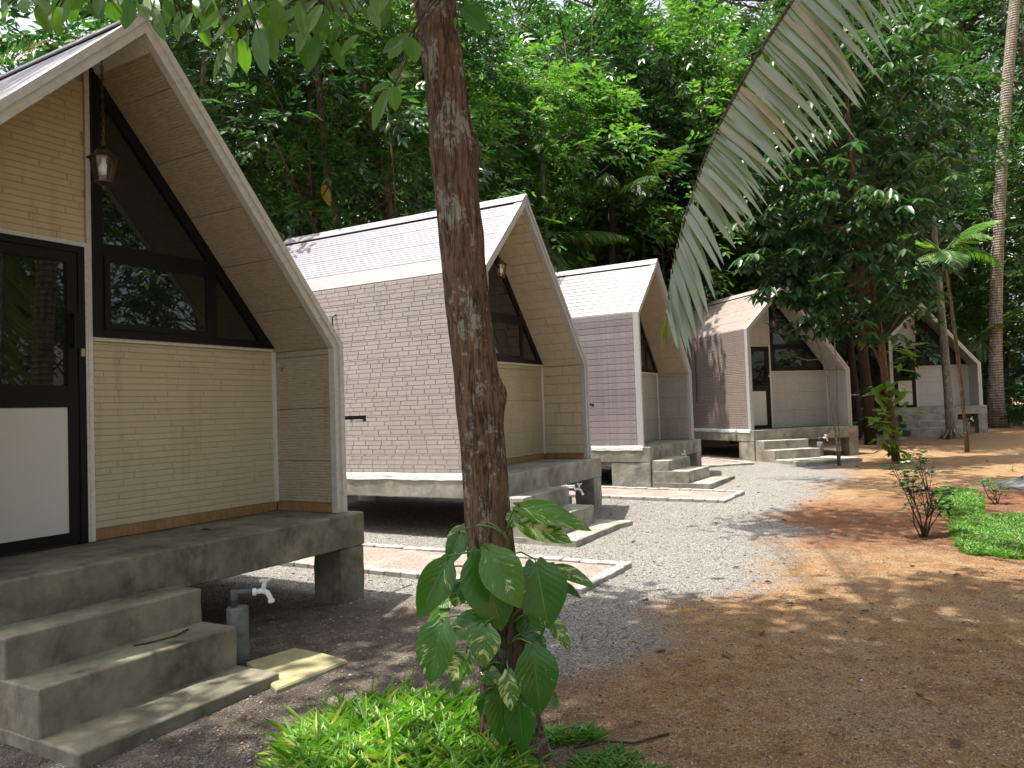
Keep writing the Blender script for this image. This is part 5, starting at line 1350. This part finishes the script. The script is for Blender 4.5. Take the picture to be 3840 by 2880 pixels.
# ------------------------------------------------------------------ pothos climbing the trunk
def climber():
    p = gnd(1108, 1625); t = empty('climbing_plant', p); tag(t, 'variegated heart leaved climber clinging to the foot of the leaning trunk', 'plant')
    def c5(a, b, Y): return at(a*.3906+576, b*.3906+1036.9, Y)-p
    LV = [((1395,150),(1805,240),72,3.42,1,'some',.9),((1400,240),(1692,322),78,3.40,1,'heavy',.8),((1185,400),(1305,840),138,3.36,.1,'plain',.15),((1230,395),(1412,705),104,3.30,.25,'some',.3),((1488,465),(1560,826),128,3.38,.2,'plain',.2),
          ((1000,445),(835,768),84,3.42,.3,'some',.2),((1108,262),(1005,440),62,3.60,.3,'heavy',.3),((972,785),(888,1132),104,3.32,.2,'some',.2),((1215,770),(985,860),74,3.42,.6,'some',.5),((1212,812),(1192,1035),78,3.30,.2,'heavy',.2),
          ((1105,955),(1010,1108),86,3.38,.5,'heavy',.3),((1468,930),(1530,1302),108,3.34,.25,'plain',.25),((1335,1062),(1356,1278),56,3.30,.2,'heavy',.2),((1285,1150),(1328,1492),84,3.38,.2,'some',.2),((1395,1165),(1415,1532),76,3.36,.2,'plain',.2),
          ((1195,1060),(1305,1120),46,3.46,.6,'heavy',.6),((1590,482),(1828,582),40,3.50,.8,'some',.8),((1572,780),(1686,942),42,3.48,.4,'heavy',.4),((1625,570),(1742,648),22,3.55,.6,'plain',.6),((1440,740),(1500,905),72,3.52,.3,'plain',.3),
          ((1255,1495),(1365,1600),52,3.46,.4,'heavy',.4),((1415,1530),(1440,1640),62,3.44,.3,'some',.3),((1220,1185),(1185,1305),44,3.44,.3,'some',.3),((1065,990),(1040,1195),36,3.46,.3,'plain',.3),((1010,690),(878,802),32,3.54,.6,'plain',.6),
          ((940,500),(868,592),26,3.60,.5,'plain',.5),((1090,560),(1035,700),62,3.50,.3,'heavy',.3),((1480,870),(1540,960),40,3.50,.3,'some',.3),((1065,300),(1010,470),48,3.58,.3,'some',.3),((1380,175),(1360,260),46,3.55,.3,'heavy',.3),((1270,1380),(1310,1490),40,3.44,.3,'heavy',.3),
          ((1030,640),(950,700),44,3.56,.4,'heavy',.4),((1600,1200),(1585,1265),20,3.5,.3,'plain',.3)]
    rg = random.Random(2)
    stemline = [c5(1330,1600,3.50), c5(1350,1300,3.49), c5(1330,1050,3.49), c5(1350,800,3.49), c5(1330,560,3.49), c5(1340,330,3.49), c5(1310,290,3.49)]
    b = MB(); b.tube(stemline, [.012]*7, 8); b.tube([c5(1240,1500,3.5), c5(1240,1100,3.5), c5(1220,820,3.5), c5(1170,520,3.5), c5(1140,330,3.51)], [.010]*5, 7); b.build('stem', M['climber_stem'], t, True)
    allp = [Vector(a).lerp(Vector(c), f) for a, c in zip(stemline[:-1], stemline[1:]) for f in (0,.5)]
    for (b0, t0, w, Y, up, kind, tl) in LV:
        B = c5(*b0, Y+.02); T = c5(*t0, Y-.03); wid = w*.3906/1663*Y*1.18
        nr = (rg.uniform(-.3,.3), -1, .35+up*.8)
        o = leaf_obj('leaf', B, T, wid, nr, 'pothos_'+kind, t, 'heart', .10+.05*rg.random(), .22+.2*rg.random(), nu=12, nv=8)
        a = min(allp, key=lambda v: (v-Vector(B)).length+.3*abs(v.z-B[2]+.08)); e = Vector(B)
        m = a.lerp(e,.5)+Vector((0,-.03,.05)); q = MB(); q.tube([a, a.lerp(m,.5)+Vector((0,-.01,.015)), m, e+Vector((0,.0,.02)), e], [.0045,.0044,.0042,.004,.0032], 6); q.build('petiole', M['pothos_stem'], t, True)
climber()

# ------------------------------------------------------------------ coconut palm whose frond hangs into the picture
def coconut():
    base = (5.1, 5.0); t = empty('coconut_palm', (base[0], base[1], gz(*base))); o0 = np.array([base[0], base[1], gz(*base)])
    tag(t, 'coconut palm with one long pale frond hanging into the picture top', 'palm')
    Y = 4.8
    def c7(a, b, Yy=Y): return at(a*.4167+1325, b*.4167, Yy)-o0
    crown = np.array([0, .25, 5.9])
    b = MB(); b.tube([(0,0,-.2),(.03,.05,1.5),(.02,.12,3.2),(0,.22,4.9),(0,.25,5.9)], [.24,.17,.155,.145,.12], 14); b.build('trunk', M['bark_palm'], t, True)
    ra = [c7(278,1640), c7(300,1440), c7(332,1290), c7(372,1130), c7(420,985), c7(472,830), c7(540,665), c7(640,475), c7(742,290), c7(862,108), c7(930,0), c7(1040,-150), c7(1190,-310)]
    ra += [ra[-1]*.6+crown*.4+np.array([0,0,.30]), ra[-1]*.25+crown*.75+np.array([0,0,.22]), crown]
    ra = np.array(ra); s = np.concatenate([[0], np.cumsum(np.linalg.norm(np.diff(ra,axis=0),axis=1))]); tot = s[-1]
    b = MB(); b.tube(list(ra), list(.005+.022*(s/tot))); fr = b.build('frond', M['pipe_grey'], t, True); fr.data.materials[0] = M['bark_brown']
    def pos(d): return np.array([np.interp(d, s, ra[:,k]) for k in range(3)])
    rg = random.Random(6); d = .02; vis = s[10]
    # tips of the right-hand leaflets, read along the frond (distance from the tip -> offset to leaflet end in the picture plane)
    key_d = [0, s[1], s[2], s[3], s[4], s[5], s[6], s[7], s[8], s[10], s[12], tot]
    key_o = [(14,150),(45,330),(85,335),(120,290),(158,270),(205,265),(250,275),(285,320),(350,420),(315,430),(230,420),(150,350)]
    k = 0
    while d < tot*.86:
        P = pos(d); tn = pos(d+.03)-pos(d-.03); tn = tn/np.linalg.norm(tn)
        ox = np.interp(d, key_d, [q[0] for q in key_o]); oy = np.interp(d, key_d, [q[1] for q in key_o])
        sc = .4167/1663*Y
        e = P + np.array([ox*sc, rg.uniform(-.10,.06)-.05, -oy*sc])*rg.uniform(.95,1.2)
        L = np.linalg.norm(e-P); wd = .0245 if d > .3 else .016
        nr = np.array([-.35+rg.uniform(-.35,.35), -1.0, .45+rg.uniform(-.4,.4)])
        if rg.random() > .05: leaf_obj('leaflet', P, e, wd*rg.uniform(.85,1.1)*(1 if d < vis*1.6 else 1), nr, 'frond', t, 'strap', rg.uniform(-.02,.05), rg.uniform(.5,1.0), nu=9, nv=2, sag=rg.uniform(.04,.28))
        # the row on the far side of the rib, hanging behind it
        if k % 2 == 0:
            e2 = P + np.array([-.02+ox*sc*rg.uniform(.1,.65), .25+.15*rg.random(), -max(.22,oy*sc*1.12)])
            leaf_obj('leaflet', P, e2, wd*.9, (-1, -.3, .2), 'frond_backlit', t, 'strap', .05, .5, nu=6, nv=2)
        d += rg.uniform(.028,.035) if d < vis*1.05 else .05; k += 1
    # the palm's other fronds, above the picture
    for q in range(9):
        an = .5+q*.7; 
        if 2.6 < an < 3.7: continue
        f = bpy.data.objects.new('frond', FR[q % 3]); COL.objects.link(f); f.parent = t; f.location = tuple(crown); f.rotation_euler = (0, -.5+.25*(q % 3), an-1.9); f.scale = (1.0,)*3
coconut()

# ------------------------------------------------------------------ unseen tall trees round the viewpoint, crowns shaped to shade chosen ground
def canopy():
    rg = random.Random(21); rng = np.random.default_rng(21)
    trees = [((-4.6,-1.2), (-4.8,3.8), 'unseen tall tree left of the viewpoint, its crown shaped to shade the nearest cabin'), ((-.6,-1.8), (-.8,3.4), 'unseen tall tree behind the viewpoint, its crown shaped to shade the foreground'), ((4.4,-2.2), (3.2,3.4), 'unseen tall tree right of the viewpoint, its crown shaped to shade the bare soil')]
    bins = [[], [], []]
    def put(gx, gy, force=False):
        if sunny(gx, gy) and not force: return
        h = rg.uniform(9.0, 12.5); q = np.array([gx-.252*h, gy+.005*h, h]); k = min(range(3), key=lambda i: math.hypot(q[0]-trees[i][1][0], q[1]-trees[i][1][1])); bins[k].append(q)
    for _ in range(640):
        gx, gy = rg.uniform(-4.6,7.6), rg.uniform(.8,6.5)
        if gx > -.4 or rg.random() < .62: put(gx, gy)
    for _ in range(26): put(rg.uniform(5.0,8.5), rg.uniform(5.5,8.4))
    for _ in range(20): put(rg.gauss(4.7,.75), rg.gauss(9.9,.45), True)
    for _ in range(24): put(rg.gauss(7.6,1.2), rg.gauss(13.5,.8), True)
    for (bx, by), (cx, cy), lab in trees:
        cl = bins[[t_[2] for t_ in trees].index(lab)]; z0 = gz(bx, by); t = empty('shade_canopy_tree', (bx, by, z0)); tag(t, lab, 'tree', 'trees around the viewpoint')
        o = np.array([bx, by, z0]); b = MB(); top = np.array([cx, cy, 11.0])-o
        path_ = [np.array([0,0,-.3]), np.array([.05,.1,2.5]), np.array([top[0]*.1, top[1]*.12, 5.0]), np.array([top[0]*.4, top[1]*.45, 7.6]), np.array([top[0]*.8, top[1]*.8, 9.4]), top]
        b.tube(path_, [.24,.19,.17,.13,.09,.04], 12)
        for q in cl:
            e = Vector(q-o); a = Vector(path_[3]).lerp(Vector(path_[5]), rg.random()); b.tube([a, a.lerp(e,.5)+Vector((0,0,.15)), e], [.03,.02,.006], 5)
        b.build('trunk', M['bark_grey'], t, True)
        cen = np.repeat(np.array(cl)-o, 52, 0); n = len(cen); off = rng.normal(0,.34,(n,3))*np.array([1,1,.6]); an = rng.uniform(0,6.28,n); L = rng.uniform(.16,.27,n)
        V, F = leaf_arrays(cen+off, np.column_stack([np.cos(an), np.sin(an), rng.uniform(-.7,.2,n)]), np.tile([0,0,1.0],(n,1))+rng.normal(0,.3,(n,3)), L, L*.44, .2, .15)
        link('crown', np_mesh('crown', V, F, M['leaf_forest']), None, t)
canopy()
# slim bare poles among the foliage
for k, (px0, py0, px1, py1, Y, r, bk, lab) in enumerate([(722,450,668,90,14.6,.10,'bark_brown','slim brown trunk leaning left just behind the brick cabin roof'), (842,480,768,60,15.2,.085,'bark_brown','slim trunk leaning left between the slanting tree and the big trunk'), (447,280,444,90,14.0,.085,'bark_grey','grey trunk against the sky gap beside the cream gable'),
      (1178,500,1168,80,21,.09,'bark_grey','pale slim trunk just right of the big leaning trunk'), (1392,560,1376,150,25.5,.10,'bark_brown','brown slim trunk above the mauve cabin ridge'), (1330,540,1322,200,24.5,.12,'bark_dark','dark trunk left of the mauve cabin peak'), (905,440,898,240,18.0,.16,'bark_grey','thick pale trunk behind the brick cabin roof')]):
    a, c = at(px0, py0, Y), at(px1, py1, Y); d = (c-a)/(c[2]-a[2]); g0 = gz(a[0], Y); base = a - d*(a[2]-g0); base[1] = Y
    t = empty('slim_tree', (base[0], Y, g0)); tag(t, lab, 'tree', 'slim trunks behind the cabins'); Ht = 9.0+k*.3; rg = random.Random(k+50)
    pts = [np.array([d[0]*z_+rg.uniform(-.07,.07)*(z_ > .5), rg.uniform(-.06,.06), z_]) for z_ in np.linspace(-.2, Ht, 12)]
    b = MB(); b.tube(pts, [r*(1.1-.6*i/11) for i in range(12)], 10); b.build('trunk', M[bk], t, True)
    if k == 0:
        _ya = at(700, 402, Y-.15)-np.array([base[0], Y, g0]); tag(leaf_obj('yellow_leaf', _ya, at(712, 445, Y-.2)-np.array([base[0], Y, g0]), .09, (0,-1,.3), 'leaf_yellow', t, 'heart'), 'large yellow dying leaf on the trunk')
    o = link('crown', forest_variant([1,4,0,4,3,3,2][k])[0], None, t, loc=(d[0]*Ht*.9, 0, Ht-4.2)); o.scale = (.55,.55,.55); o.rotation_euler = (0,0,k*1.3)
# wood on the right, out of the picture, mirrored in the near windows
for k, (x, y, v, sc) in enumerate([(12,5.5,0,1.0),(14,2,3,1.0),(15.5,9,2,1.0),(18,5,5,1.1),(12,-1.5,1,1.0),(20,10,3,1.1),(17.5,-1,0,1.0),(22,3,2,1.1)]):
    forest_tree(x, y, v, sc, k*1.1, 'leafy tree right of the clearing, outside the picture', 'trees around the viewpoint')
